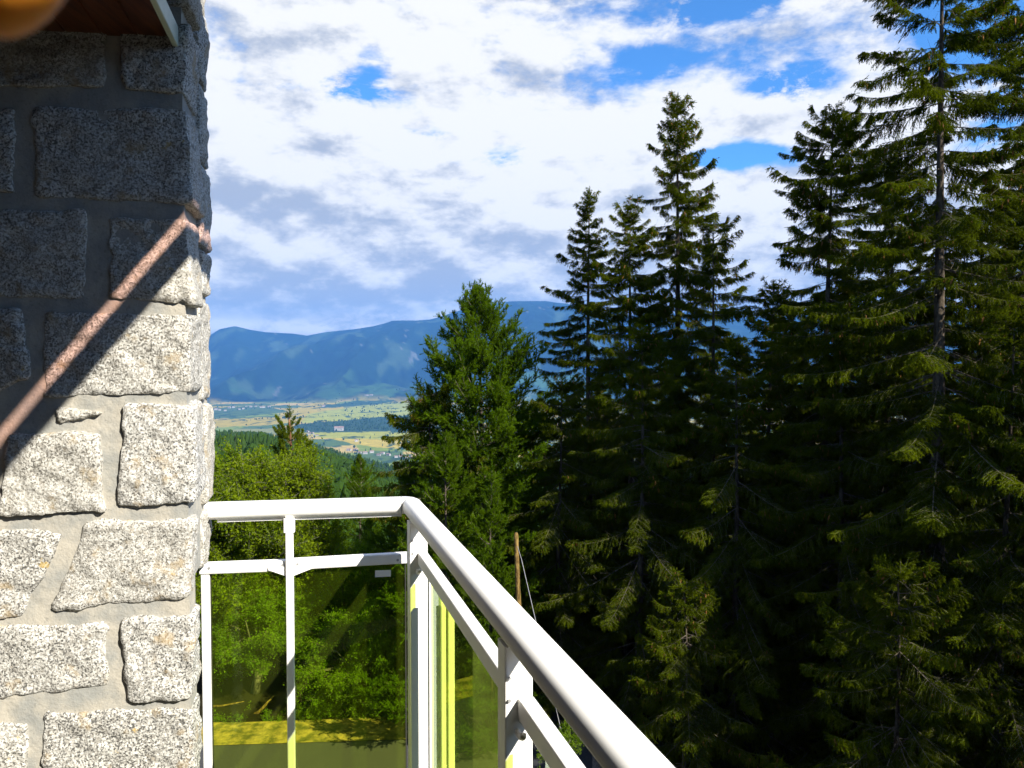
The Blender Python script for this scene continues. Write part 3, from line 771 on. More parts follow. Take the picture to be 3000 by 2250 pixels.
def cones(P, rng, L=.11, R_=.017):
    V = []; F = []
    for i, p in enumerate(P):
        l = L * (.8 + .4 * rng.random()); k = 5; base = len(V)
        for (t, rr) in ((0, .3), (.25, 1.), (.65, .85), (1., .15)):
            for j in range(k):
                a = 2 * math.pi * j / k; V.append((p[0] + R_ * rr * math.cos(a), p[1] + R_ * rr * math.sin(a), p[2] - l * t))
        for s in range(3):
            for j in range(k):
                a, b, c, d = base + s * k + j, base + s * k + (j + 1) % k, base + (s + 1) * k + (j + 1) % k, base + (s + 1) * k + j
                F += [(a, b, c), (a, c, d)]
    return np.array(V).reshape(-1, 3), np.array(F).reshape(-1, 3)
def assemble(name, pieces, mats):
    V = []; F = []; I = []; n = 0
    for (v, f, mi) in pieces:
        if f is None: f = np.arange(len(v)).reshape(-1, 3)
        if not len(f): continue
        V.append(v); F.append(f + n); I.append(np.full(len(f), mi)); n += len(v)
    return mesh_np(name, np.concatenate(V), np.concatenate(F), mats, np.concatenate(I))
def axis_pts(L, droop, up, s, sway=0):
    return np.stack([s * L, sway * np.sin(s * 3) * L, L * (-droop * s ** 1.3 + up * s ** 3)], -1)
def bough_spruce(L, seed, ncone=0, dens=1.0, droop=.32, up=.20, hang=.8, foliage='spruce', bare=.22, size=1.0, wide=.42):
    rng = np.random.default_rng(seed)
    ns = max(int(L / .055 * dens), 8)
    s = np.sort(rng.uniform(bare, 1, ns)); base = axis_pts(L, droop, up, s); nx_ = axis_pts(L, droop, up, s + .02); tan = unit(nx_ - base)
    side = np.where(np.arange(ns) % 2 == 0, 1., -1.)[:, None]
    lat = unit(np.cross(tan, (0, 0, 1.))) * side
    l2 = np.minimum(wide * L, .62) * (np.minimum((s - bare) / .25 + .35, 1)) * (1.06 - s) ** .55 * rng.uniform(.55, 1.15, ns)
    l2 = np.maximum(l2, .08)
    sg = 6; segs = []; 
    d0 = unit(tan * .65 + lat * rng.uniform(.5, 1.1, (ns, 1)) + rng.normal(size=(ns, 3)) * .12)
    P = base.copy(); tw0 = []; twd = []; twl = []; stA = []; stB = []
    for k in range(sg):
        f = k / sg; d = unit(d0 + np.array([0, 0, -1.]) * (.15 + hang * .9 * f ** 1.2)); Q = P + d * (l2 / sg)[:, None]
        stA.append(P); stB.append(Q)
        tw0.append(P); twd.append(d); twl.append(l2 / sg)
        # hanging sprays
        m = max(1, int(round(1.6 * dens)))
        for _ in range(m):
            t = rng.random((ns, 1)); dd = unit(d * .5 + rng.normal(size=(ns, 3)) * .38 + np.array([0, 0, -1.]) * hang + (lat if False else 0))
            tw0.append(P + (Q - P) * t); twd.append(dd); twl.append(rng.uniform(.07, .19, ns) * size * (.6 + .6 * (1 - f)))
        P = Q
    tw0 = np.concatenate(tw0); twd = np.concatenate(twd); twl = np.concatenate(twl)
    nv = needles(tw0, twd, twl, rng, step=.015 * size / dens ** .3, per=3, nl=.030 * size, nw=.0105 * size)
    # leader needles
    sm = np.linspace(bare + .1, 1, 20); c = axis_pts(L, droop, up, sm); dl = unit(c[1:] - c[:-1])
    nv2 = needles(c[:-1], dl, np.linalg.norm(c[1:] - c[:-1], axis=1), rng, step=.01, per=3, nl=.034 * size, nw=.011 * size)
    a = np.linspace(0, 1, 10); ap = axis_pts(L, droop, up, a)
    w1, f1 = sticks(ap[:-1], ap[1:], (.006 + .010 * L / 2.5) * (1.1 - a[:-1]))
    w2, f2 = sticks(np.concatenate(stA), np.concatenate(stB), .0035)
    nb_ = int(8 * L); sb = rng.uniform(.04, .5, nb_); pb_ = axis_pts(L, droop, up, sb); w3, f3 = sticks(pb_, pb_ + unit(rng.normal(size=(nb_, 3)) + np.array([.8, 0, -.3])) * rng.uniform(.1, .4, (nb_, 1)), .0028)
    pcs = [(nv, None, 0), (nv2, None, 0), (w1, f1, 1), (w2, f2, 1), (w3, f3, 1)]
    if ncone:
        ok = np.where(s > .45)[0]; ii = rng.choice(ok, min(ncone, len(ok)), replace=False); endp = P[ii] * .5 + base[ii] * .5
        cv_, cf = cones(endp, rng); pcs.append((cv_, cf, 2))
    return assemble('branch', pcs, [M[foliage], M['twig'], M['cone']])
def bough_up(L, seed, foliage='larch', dens=1.0, spread=.5, nl=.045, bare=.15, upk=.35, tuft=False):
    """soft branch with upturned sprays (young fir, larch, pine)"""
    rng = np.random.default_rng(seed); ns = max(int(L / .06 * dens), 7)
    s = np.sort(rng.uniform(bare if not tuft else .45, 1, ns)); ax = lambda q: np.stack([q * L, .05 * np.sin(q * 4) * L, L * (.05 * q + upk * q ** 2)], -1)
    base = ax(s); tan = unit(ax(s + .02) - base); phi = rng.uniform(0, 2 * math.pi, ns)
    lat = np.stack([np.zeros(ns), np.cos(phi), np.sin(phi) * .6], -1)
    l2 = np.maximum(np.minimum(spread * L, .5) * (1.1 - s) ** .5 * rng.uniform(.5, 1.2, ns), .09)
    d0 = unit(tan * .8 + lat * .8 + np.array([0, 0, .15])); P = base; A = []; B = []; T0 = []; TD = []; TL = []
    for k in range(4):
        d = unit(d0 + np.array([0, 0, .35]) * k / 4 + rng.normal(size=(ns, 3)) * .1); Q = P + d * (l2 / 4)[:, None]; A.append(P); B.append(Q); T0.append(P); TD.append(d); TL.append(l2 / 4)
        for _ in range(2):
            dd = unit(d * .9 + rng.normal(size=(ns, 3)) * .55 + np.array([0, 0, .2])); T0.append(Q); TD.append(dd); TL.append(rng.uniform(.06, .16, ns))
        P = Q
    nv = needles(np.concatenate(T0), np.concatenate(TD), np.concatenate(TL), rng, step=.013, per=3, nl=nl, nw=.011, ang=55)
    a = np.linspace(0, 1, 8); ap = ax(a); w1, f1 = sticks(ap[:-1], ap[1:], .014 * (1.15 - a[:-1])); w2, f2 = sticks(np.concatenate(A), np.concatenate(B), .004)
    return assemble('branch', [(nv, None, 0), (w1, f1, 1), (w2, f2, 1)], [M[foliage], M['bark_red' if foliage == 'pine' else 'twig']])
def bough_leafy(L, seed, foliage='leaf', n=520, lw=.05, rad=.5):
    """leafy branch end: clusters of folded leaves round twigs"""
    rng = np.random.default_rng(seed)
    nt = 34; s = rng.uniform(.25, 1.0, nt); base = np.stack([s * L, np.zeros(nt), .1 * s * L], -1)
    d = unit(rng.normal(size=(nt, 3)) + np.array([.7, 0, .45])); ln = rng.uniform(.25, 1, nt) * rad * L * 1.1
    ends = base + d * ln[:, None]; w1, f1 = sticks(base, ends, .004)
    i = rng.integers(0, nt, n); t = rng.uniform(.25, 1.08, n); p = base[i] + d[i] * (ln[i] * t)[:, None] + rng.normal(size=(n, 3)) * .055
    nn = unit(rng.normal(size=(n, 3)) * .75 + np.array([0, 0, .8])); u = unit(np.cross(nn, rng.normal(size=(n, 3)))); v = np.cross(nn, u)
    sz = lw * rng.uniform(.6, 1.25, n)[:, None]
    a = p - u * sz; b = p + v * sz * .55 - nn * sz * .12; c = p + u * sz * 1.1; e = p - v * sz * .55 - nn * sz * .12
    V = np.stack([a, b, c, e], 1).reshape(-1, 3); k = np.arange(n)[:, None] * 4
    F = np.concatenate([k + np.array([[0, 1, 2]]), k + np.array([[0, 2, 3]])], 0)
    w0, f0 = sticks(np.array([[0, 0, 0.]]), np.array([[L * .9, 0, .09 * L]]), .012)
    return assemble('branch', [(V, F, 0), (w1, f1, 1), (w0, f0, 1)], [M[foliage], M['bark_grey']])

BR = {}
BR['s_long'] = [(3.0, bough_spruce(3.0, 1, 0, bare=.16, dens=1.15)), (3.0, bough_spruce(3.0, 2, 12, bare=.16, dens=1.15)), (2.8, bough_spruce(2.8, 3, 4, bare=.18, dens=1.15, droop=.38, up=.30))]
BR['s_mid'] = [(2.0, bough_spruce(2.0, 4, 10, bare=.12, dens=1.2)), (2.0, bough_spruce(2.0, 5, 0, bare=.12, dens=1.2, droop=.25, up=.22)), (1.9, bough_spruce(1.9, 6, 14, bare=.1, dens=1.2, droop=.4, up=.34)), (2.1, bough_spruce(2.1, 7, 3, bare=.12, dens=1.2, hang=1.0))]
BR['s_short'] = [(1.1, bough_spruce(1.1, 8, 6, bare=.06, dens=1.2, droop=.2, up=.2)), (1.1, bough_spruce(1.1, 9, 0, bare=.06, dens=1.2, droop=.1, up=.22)), (1.0, bough_spruce(1.0, 10, 8, bare=.06, dens=1.2, droop=.3, up=.4))]
BR['s_tip'] = [(.5, bough_spruce(.5, 11, 0, droop=-.15, up=.1, hang=.15, bare=.1)), (.5, bough_spruce(.55, 12, 3, droop=0, up=.2, hang=.3, bare=.1))]
BR['l'] = [(1.6, bough_up(1.6, 21)), (1.6, bough_up(1.6, 22)), (1.5, bough_up(1.5, 23, upk=.2)), (1.7, bough_up(1.7, 24, upk=.45))]
BR['l_tip'] = [(.7, bough_up(.7, 25)), (.7, bough_up(.7, 26, upk=.6))]
BR['p'] = [(1.6, bough_up(1.6, 31, 'pine', tuft=True, nl=.07, dens=1.3)), (1.6, bough_up(1.6, 32, 'pine', tuft=True, nl=.07, upk=.5, dens=1.3)), (1.4, bough_up(1.4, 33, 'pine', tuft=True, nl=.07, dens=1.3))]
BR['d'] = [(1.3, bough_leafy(1.3, 41 + k, 'leaf')) for k in range(4)]
BR['d2'] = [(1.1, bough_leafy(1.1, 51 + k, 'leaf2', lw=.042)) for k in range(4)]

def trunk_mesh(h, r0, r1, mat_, seed, lean=(0, 0), k=10, wob=.05):
    n = max(int(h / .6), 5); pts = []; rad = []
    for i in range(n + 1):
        t = i / n; pts.append((lean[0] * t + wob * math.sin(seed + t * 5), lean[1] * t + wob * math.cos(seed * 2 + t * 4), h * t)); rad.append(max(r0 + (r1 - r0) * t ** .9, .008) * (1 + .35 * max(0, .04 - t) / .04))
    m_ = MB(); m_.tube(pts, rad, k); V = np.concatenate(m_.v); F = [np.concatenate(m_.q), np.concatenate(m_.t)]
    return mesh_np('trunk', V, F, [mat_], smooth=True), lambda t: Vector((lean[0] * t + wob * math.sin(seed + t * 5), lean[1] * t + wob * math.cos(seed * 2 + t * 4), h * t))
def leader(mats, h=.9, seed=0, fol=0):
    rng = np.random.default_rng(seed); n = 16; z = np.linspace(0, h, n)
    P = np.stack([.02 * np.sin(z * 3), .02 * np.cos(z * 4), z], -1); d = unit(P[1:] - P[:-1])
    nv = needles(P[:-1], d, np.linalg.norm(P[1:] - P[:-1], axis=1), rng, step=.01, per=4, nl=.035, nw=.011)
    m = 22; zz_ = rng.uniform(.1, .92, m) * h; a = rng.uniform(0, 6.28, m); L = (.30 * (1 - zz_ / h) + .06)
    b = np.stack([np.zeros(m), np.zeros(m), zz_], -1); dd = unit(np.stack([np.cos(a), np.sin(a), np.full(m, .55)], -1))
    nv2 = needles(b, dd, L, rng, step=.011, per=4, nl=.032, nw=.011)
    w_, f_ = sticks(P[:-1], P[1:], .008)
    return assemble('crown', [(nv, None, 0), (nv2, None, 0), (w_, f_, 1)], mats)
def hang_branch(me, parent, p, az, pitch, sc, roll=0):
    o = bpy.data.objects.new('branch', me); COL.objects.link(o); o.parent = parent
    o.location = p; o.rotation_euler = (roll, -pitch, az); o.scale = (sc, sc, sc); return o
def spruce(base, top, maxlen, label, seed, whorl=.46, per=5, low=.05, lean=(0, 0), r0=None, power=.75, cap=2.5, name='spruce_tree', group=None, skip=None, thin=1.0, kinds='s', trunkmat='bark', hide_az=None):
    rd = random.Random(seed); base = Vector(base); h = top - base.z
    t = empty(name, base); tag(t, label, 'tree', group)
    tm, ax = trunk_mesh(h - .3, r0 or h * .0115, .012, M[trunkmat], seed, lean)
    link('trunk', tm, t)
    fol = 'spruce' if kinds == 's' else 'larch'
    cr = link('crown', leader([M[fol], M['twig']], .9 if kinds == 's' else .7, seed), t); cr.location = ax((h - .9) / (h - .3)) if kinds == 's' else ax((h - .7) / (h - .3))
    z = h - .38; cnt = 0
    while z > h * low and cnt < 292:
        f = z / h; ln = min(maxlen * (1 - f) ** power, cap) + .12
        n = per if ln > .5 else per + 1
        for j in range(n):
            if rd.random() > thin: continue
            az = rd.uniform(0, 2 * math.pi) if rd.random() < .3 else (j / n * 2 * math.pi + z * 2.4 + rd.uniform(-.3, .3))
            if hide_az and hide_az(az, f): continue
            L = ln * rd.choice((.5, .72, .9, 1.02, 1.12, 1.32) if kinds == 's' else (.75, .88, .96, 1.0, 1.06)) 
            if kinds == 's':
                ks = 's_long' if L > 2.35 else 's_mid' if L > 1.4 else 's_short' if L > .62 else 's_tip'
                pitch = R(np.interp(f, [0, .5, .8, .95, 1], [-17, -10, 2, 24, 45])) + R(rd.uniform(-9, 9))
            else:
                ks = 'l' if L > .8 else 'l_tip'; pitch = R(np.interp(f, [0, .5, .9, 1], [-2, 8, 22, 50])) + R(rd.uniform(-10, 10))
            l0, me = rd.choice(BR[ks]); p = ax(min((z + rd.uniform(-.14, .14)) / (h - .3), 1))
            hang_branch(me, cr, p - cr.location, az, pitch, L / l0, R(rd.uniform(-20, 20))); cnt += 1
        z -= whorl * (.5 + .5 * min(ln / 1.5, 1.3)) * rd.uniform(.8, 1.2)
    return t
def gz(x, y): return float(height(np.array([x]), np.array([y]))[0])
def T(px, ytop, D, maxlen, label, seed, **kw):
    p = at(px, ytop, D); g = gz(p[0], D); return spruce((p[0], D, g - .15), p[2], maxlen, label, seed, **kw)

spr = [
    (2772, -330, 16.0, 4.3, 'nearest tall spruce with grey trunk and cone-laden boughs at the right edge', 101, dict(whorl=.40, per=6, r0=.24, power=.62, cap=2.7)),
    (3090, -420, 17.5, 4.2, 'tall spruce cut off by the right edge of the picture', 102, dict(whorl=.42, r0=.24, per=6, power=.62, cap=2.8)),
    (2434, 318, 21.0, 4.0, 'dark spruce with a slim double tip left of the nearest tall spruce', 103, dict(whorl=.36, per=6, power=.55, cap=2.3)),
    (2612, 455, 24.5, 3.8, 'spruce half hidden behind the nearest tall spruce', 104, dict(whorl=.42, per=6, power=.6)),
    (2090, 655, 24.0, 2.3, 'spruce with blunt broken top and bare grey upper trunk', 105, dict(whorl=.50, per=5, power=.35, cap=2.2)),
    (1988, 272, 26.0, 3.2, 'tallest pointed spruce in the middle of the row', 106, dict(whorl=.38, per=6, power=.68, cap=2.3)),
    (1850, 590, 25.0, 3.8, 'slender spruce close on the left of the tallest pointed one', 107, dict(whorl=.38, per=6, cap=2.2)),
    (1728, 545, 29.0, 5.4, 'narrow brown green spruce with thin bare tip, leftmost of the tall ones', 108, dict(whorl=.40, per=6, power=1.0, cap=2.6)),
    (2262, 820, 23.0, 3.2, 'low dark spruce filling the gap right of the blunt topped one', 109, dict(whorl=.42, per=6)),
    (1640, 1090, 21.5, 3.4, 'shaded spruce below the narrow brown green one', 110, dict(whorl=.42, per=6)),
    (1880, 960, 20.0, 3.4, 'shaded spruce in front of the tallest pointed one', 111, dict(whorl=.42, per=6)),
    (2160, 1000, 19.0, 3.6, 'deeply shaded spruce in the middle of the dark stand', 112, dict(whorl=.42, per=6)),
    (2470, 900, 18.0, 3.6, 'shaded spruce left of the nearest grey trunk', 113, dict(whorl=.42, per=6)),
    (1262, 1130, 21.3, 3.2, 'spruce with drooping reddish boughs reaching left behind the bright green larch', 114, dict(whorl=.42, power=.5, cap=1.45)),
    (3010, 420, 22.0, 4.2, 'spruce behind the nearest tall one at the right edge', 115, dict(whorl=.42, per=6)),
    (2630, 1640, 13.6, 2.6, 'young spruce with lit drooping boughs low in front of the nearest grey trunk', 117, dict(whorl=.36, per=6, power=.6)),
    (2010, 1700, 16.5, 2.4, 'young shaded spruce low in the middle of the dark stand', 118, dict(whorl=.40, per=6)),
    (2960, 900, 14.5, 3.4, 'low spruce at the lower right behind the nearest grey trunk', 116, dict(whorl=.42, per=6)),
]
for (px, yt, D, ml_, lb, sd0, kw) in spr: T(px, yt, D, ml_, lb, sd0, **kw)
# dark background rows
gl = [(1500, 1150, 40), (1700, 1120, 41), (1900, 1080, 40), (2080, 960, 39), (2280, 900, 40), (2480, 760, 39), (2700, 640, 38), (2950, 600, 38), (1600, 1240, 27), (1780, 1160, 28), (2330, 960, 27), (2560, 900, 27), (2080, 1120, 29), (2880, 760, 26), (1560, 1180, 34), (1760, 1130, 35), (1960, 1060, 33), (2170, 1000, 34), (2370, 900, 33), (2600, 760, 32), (2830, 620, 30), (3080, 520, 30), (3330, 300, 28), (1420, 1290, 33)]
for i, (px, yt, D) in enumerate(gl):
    T(px, yt, D, 4.2, 'dim spruce in the back row closing the dark stand', 200 + i, whorl=.50, per=6, cap=3.0, group='dim spruces in the back row of the stand')
# unseen spruces added on the sunny side to shade the lower stand
for i, (x, y, zt, ml_) in enumerate(((12.8, 11.3, 3.2, 3.0), (16, 14.5, 7, 3.2), (13.5, 7.5, 3.5, 3.0), (19.5, 9.5, 9, 3.2), (15.5, 11.0, 6.0, 3.2), (20, 15, 9, 3.2), (18, 5, 4, 3), (24, 20, 10, 3.2), (13.6, 19.0, 6.0, 2.6))):
    spruce((x, y, gz(x, y)), zt, ml_, 'unseen spruce added beyond the right edge to shade the stand', 240 + i, whorl=.7, group='unseen spruces added beyond the right edge for shade')
# bright conifers
T(1408, 850, 22.0, 5.4, 'bright green broad larch standing left of the tall spruces', 301, kinds='l', whorl=.30, per=7, name='larch_tree', power=.75, cap=2.15)
T(1310, 1270, 19.5, 2.4, 'small fresh green larch in front of the broad bright one', 302, kinds='l', whorl=.34, name='larch_tree')
T(1440, 1380, 18.6, 1.2, 'young green larch low beside the wooden pole', 303, kinds='l', whorl=.36, name='larch_tree')
T(1055, 1335, 32.0, 2.8, 'small conical green larch beyond the railing corner', 304, kinds='l', whorl=.4, name='larch_tree')
T(1190, 1340, 24.0, 2.4, 'green larch just above the handrail corner', 305, kinds='l', whorl=.38, name='larch_tree')
T(960, 1400, 30.0, 1.3, 'thin larch between the leafy tree and the conical one', 306, kinds='l', whorl=.45, name='larch_tree')

def pine(px, ytop, D, label, seed):
    p = at(px, ytop, D); g = gz(p[0], D); rd = random.Random(seed); h = p[2] - g
    t = empty('pine_tree', (p[0], D, g - .1)); tag(t, label, 'tree')
    tm, ax = trunk_mesh(h - .4, .20, .03, M['bark_red'], seed, (.25, 0), wob=.18); link('trunk', tm, t)
    cr = link('crown', leader([M['pine'], M['twig']], .7, seed), t); cr.location = ax((h - .7) / (h - .4))
    z = h * .30
    while z < h - .3:
        f = (z / h - .3) / .7; ln = 1.75 * (1 - f) ** .6 * (.6 + .9 * min(f * 4, .45)) + .3
        for j in range(rd.choice((3, 4, 5))):
            l0, me = rd.choice(BR['p']); L = ln * rd.uniform(.6, 1.15)
            hang_branch(me, cr, ax(z / h) - cr.location, rd.uniform(0, 6.28), R(5 + 30 * f + rd.uniform(-12, 12)), L / l0 if L / l0 < 1.6 else 1.6)
        z += .34 * rd.uniform(.8, 1.3)
    return t
pine(838, 1178, 34, 'open crowned pine with reddish trunk rising above the leafy tree', 401)

def leafy(cx, cy, cz, rx, ry, rz, label, seed, n=150, kind='d', sc=1.0, name='leafy_tree', trunk=True, group=None):
    rd = random.Random(seed); g = gz(cx, cy); t = empty(name, (cx, cy, g - .1)); tag(t, label, 'tree' if trunk else 'shrub', group)
    H = cz - g + .1
    m_ = MB()
    m_.tube([(0, 0, 0), (.1, 0, H * .35), (.05, .1, H * .8), (0, .1, H * 1.15)], [.16, .12, .08, .02] if trunk else [.05, .04, .03, .01], 8)
    for k in range(9):
        a = k * 2.4; e = (rx * .75 * math.cos(a), ry * .75 * math.sin(a), H + rz * rd.uniform(-.4, .6)); s0 = rd.uniform(.3, .8) * H
        m_.tube([(.06, .03, s0), (e[0] * .4, e[1] * .4, s0 + (e[2] - s0) * .55), e], [.06, .035, .012] if trunk else [.02, .015, .006], 6)
    V = np.concatenate(m_.v); link('trunk', mesh_np('trunk', V, [np.concatenate(m_.q), np.concatenate(m_.t)], [M['bark_grey']], smooth=True), t)
    cr = empty('crown', (0, 0, 0)); cr.parent = t
    for i in range(n):
        u = Vector((rd.gauss(0, 1), rd.gauss(0, 1), rd.gauss(0, 1))).normalized(); q = rd.uniform(.35, 1) ** .5
        lump = 1 + .22 * math.sin(3.1 * u.x + seed) * math.cos(2.7 * u.z + seed * 2) + .12 * math.sin(7 * u.y + 5 * u.z)
        p = Vector((u.x * rx * q * lump, u.y * ry * q * lump, H + u.z * rz * q * lump))
        az = math.atan2(u.y, u.x) + rd.uniform(-.5, .5); pit = math.asin(max(-1, min(1, u.z))) * .8 + .1
        l0, me = rd.choice(BR[kind]); s_ = sc * rd.uniform(.7, 1.15)
        back = Vector((math.cos(az) * math.cos(pit), math.sin(az) * math.cos(pit), math.sin(pit))) * (l0 * s_ * .55)
        hang_branch(me, cr, p - back, az, pit, s_, rd.uniform(0, 6.28))
    return t
def LF(px, py, D, rxp, rzp, label, seed, **kw):
    p = at(px, py, D); return leafy(p[0], D, p[2], rxp / FPX * D, rxp / FPX * D * .8, rzp / FPX * D, label, seed, **kw)
LF(735, 1560, 23.5, 235, 235, 'big yellow green leafy tree behind the railing beside the pier', 501, n=260)
LF(545, 1700, 22.0, 180, 190, 'leafy tree mostly hidden behind the stone pier', 502, n=120)
LF(745, 1845, 21.8, 165, 125, 'lower leafy tree seen through the left half of the front glass', 503, n=130, kind='d2', sc=.8)
LF(1045, 1935, 20.8, 125, 135, 'round bright green young tree seen through the right half of the front glass', 504, n=150, kind='d2', sc=.72)
LF(1150, 1760, 23.0, 90, 120, 'dull green leafy shrub behind the corner post', 505, n=60, kind='d2', sc=.7, trunk=False, name='leafy_shrub')
LF(1000, 1690, 26.5, 120, 90, 'leafy shrub in shade between the round tree and the handrail', 506, n=60, kind='d2', sc=.8, trunk=False, name='leafy_shrub')
LF(1400, 2010, 23.5, 110, 60, 'low shrub beyond the road seen through the lime glass', 507, n=60, kind='d2', sc=.7, trunk=False, name='leafy_shrub')
LF(1640, 2170, 15.5, 45, 35, 'small leafy bush by the gravel below the handrail', 508, n=24, kind='d2', sc=.4, trunk=False, name='leafy_shrub')
for i, (px, py, s_) in enumerate(((700, 2130, 1.), (800, 2120, .8), (930, 2110, 1.3), (1040, 2130, 1.1), (1110, 2110, 1.3), (1180, 2130, 1.2), (640, 2120, .9))):
    LF(px, py, 20.3, 42 * s_, 38 * s_, ('fresh green weed clump', 'small weed tuft', 'tall nettle clump', 'leafy bramble patch', 'tall feathery weed clump', 'weed clump at the glass edge', 'weed tuft beside the white post')[i] + ' on the verge behind the road', 520 + i, n=16, kind='d2', sc=.42 * s_, trunk=False, name='weed_clump')

# fallen branch arcs seen through the glass (bare curved limb)
lb = at(640, 2140, 20.6)
m_ = MB(); P = [at(600, 2150, 20.6), at(680, 2130, 20.6), at(760, 2085, 20.5), at(800, 2040, 20.4)]
m_.tube([tuple(p) for p in P], [.09, .07, .05, .02], 8)
P2 = [at(600, 2070, 20.9), at(650, 2068, 20.9), at(715, 2055, 20.8)]; m_.tube([tuple(p) for p in P2], [.04, .03, .01], 6)
o = m_.build('fallen_limb', M['wood'], smooth=True, org=tuple(P[0])); tag(o, 'bare curved pale limb leaning over the verge behind the left glass', 'branch')
# pole and guy wire
pp = at(1512, 1560, 18.0); pb_ = at(1527, 1900, 18.0); gzp = gz(pb_[0], 18.0)
bx_ = pb_[0] + (pb_[0] - pp[0]) * ((pp[2] - gzp) / (pp[2] - pb_[2]) - 1) * .6
pole = empty('wooden_pole', (bx_, 18.0, gzp)); PO = np.array(pole.location); tag(pole, 'weathered yellow brown wooden pole with a guy wire, in front of the dark spruces', 'pole')
m_ = MB(); m_.tube([(bx_, 18.0, gzp - .1), (pb_[0], 18.0, pb_[2]), ((pb_[0] + pp[0]) / 2 - .02, 18, (pb_[2] + pp[2]) / 2), tuple(pp - np.array([0, 0, .06])), tuple(pp)], [.08, .07, .062, .056, .03], 12); m_.build('shaft', M['wood'], pole, smooth=True, org=PO)
w0_ = at(1528, 1640, 17.95); w1_ = at(1572, 1830, 17.6); w2_ = w1_ + (w1_ - w0_) * ((w1_[2] + 10) / (w0_[2] - w1_[2])) if w0_[2] != w1_[2] else w1_
m_ = MB(); m_.tube([tuple(at(1516, 1600, 17.95)), tuple(w0_), tuple(w1_), tuple(w2_)], .008, 5); m_.build('guy_wire', M['screw'], pole, org=PO)

# ------------------------------------------------------------------ far forest (one mass), villages
def far_tree(seed, conif=True):
    rng = np.random.default_rng(seed); V = []; F = []
    if conif:
        for t0, t1, r in ((.08, .5, .24), (.28, .72, .19), (.5, 1.0, .13)):
            k = 6; b = len(V)
            for j in range(k):
                a = 2 * math.pi * j / k + rng.uniform(0, .5); q = r * rng.uniform(.65, 1.3); V.append((q * math.cos(a), q * math.sin(a), t0 + rng.uniform(-.03, .05)))
            V.append((0, 0, t1)); F += [(b + j, b + (j + 1) % k, b + k) for j in range(k)]
    else:
        k = 7; rings = ((.12, .12), (.3, .32), (.55, .38), (.8, .26))
        for z, r in rings:
            for j in range(k):
                a = 2 * math.pi * j / k + z * 2; q = r * rng.uniform(.7, 1.25); V.append((q * math.cos(a), q * math.sin(a), z + rng.uniform(-.06, .06)))
        V.append((0, 0, .95))
        for s in range(3):
            for j in range(k):
                a, b, c, d = s * k + j, s * k + (j + 1) % k, (s + 1) * k + (j + 1) % k, (s + 1) * k + j; F += [(a, b, c), (a, c, d)]
        F += [(3 * k + j, 3 * k + (j + 1) % k, 4 * k) for j in range(k)]
    return np.array(V), np.array(F)
def forest(name, X, Y, Hh, conf, label, mt, seed):
    rng = np.random.default_rng(seed); Z = height(X, Y) - .3; Vs = []; Fs = []; n = 0
    prot = [far_tree(s, True) for s in range(5)] + [far_tree(50 + s, False) for s in range(5)]
    pick = np.where(conf, rng.integers(0, 5, len(X)), rng.integers(5, 10, len(X)))
    for k, (v, f) in enumerate(prot):
        i = np.where(pick == k)[0]
        if not len(i): continue
        a = rng.uniform(0, 6.28, len(i)); c, s = np.cos(a)[:, None], np.sin(a)[:, None]; h = Hh[i][:, None]; wd = h * rng.uniform(.75, 1.2, (len(i), 1))
        x = (v[None, :, 0] * c - v[None, :, 1] * s) * wd + X[i][:, None]; y = (v[None, :, 0] * s + v[None, :, 1] * c) * wd + Y[i][:, None]; z = v[None, :, 2] * h + Z[i][:, None]
        Vs.append(np.stack([x, y, z], -1).reshape(-1, 3)); Fs.append((f[None] + (np.arange(len(i)) * len(v))[:, None, None] + n).reshape(-1, 3)); n += len(i) * len(v)
    o = link(name, mesh_np(name, np.concatenate(Vs), np.concatenate(Fs), [M[mt]])); tag(o, label, None, None, 'stuff'); return o
M['far_wood'] = m_leaf('far_foliage', (.012, .030, .006), (.032, .062, .009), .1)
nt_ = M['far_wood'].node_tree
for n_ in nt_.nodes:
    if n_.type == 'TEX_NOISE': n_.inputs['Scale'].default_value = .09; n_.inputs['Detail'].default_value = 8
rng = np.random.default_rng(5)
N = 15500; a = np.radians(rng.uniform(-25, 3, N)); D = 48 + (1650 - 48) * rng.random(N) ** .95; X = np.tan(a) * D; Y = D
big = rng.uniform(6, 13, N) * np.interp(D, [48, 200], [.55, 1]); con = fbm(X / 160, Y / 160, None, 3, 88) + rng.normal(size=N) * .35 > -.05
sel = (D > 48) & ~((D < 90) & (np.tan(a) > -.05))
forest('hillside_wood', X[sel], Y[sel], big[sel], con[sel], 'mixed green wood covering the hillside below the plain', 'far_wood', 1)
N = 9000; D = rng.uniform(3600, 9300, N); a = np.radians(rng.uniform(-26, 2, N)); X = np.tan(a) * D; Y = D; px_ = 1500 + FPX * np.tan(a); py_ = HOR - FPX * ZP / D
inw = (px_ > 860) & (py_ > np.interp(px_, [860, 1000, 1250], [1244, 1233, 1214])) & (py_ < 1264)
hedge = np.abs(fbm(X / 500, Y / 900, None, 3, 93)) < .025
sel = inw | hedge | (rng.random(N) < .04)
forest('valley_trees', X[sel], Y[sel], rng.uniform(12, 22, N)[sel], rng.random(sel.sum()) < .5, 'dark wood and hedges on the valley plain', 'far_wood', 2)

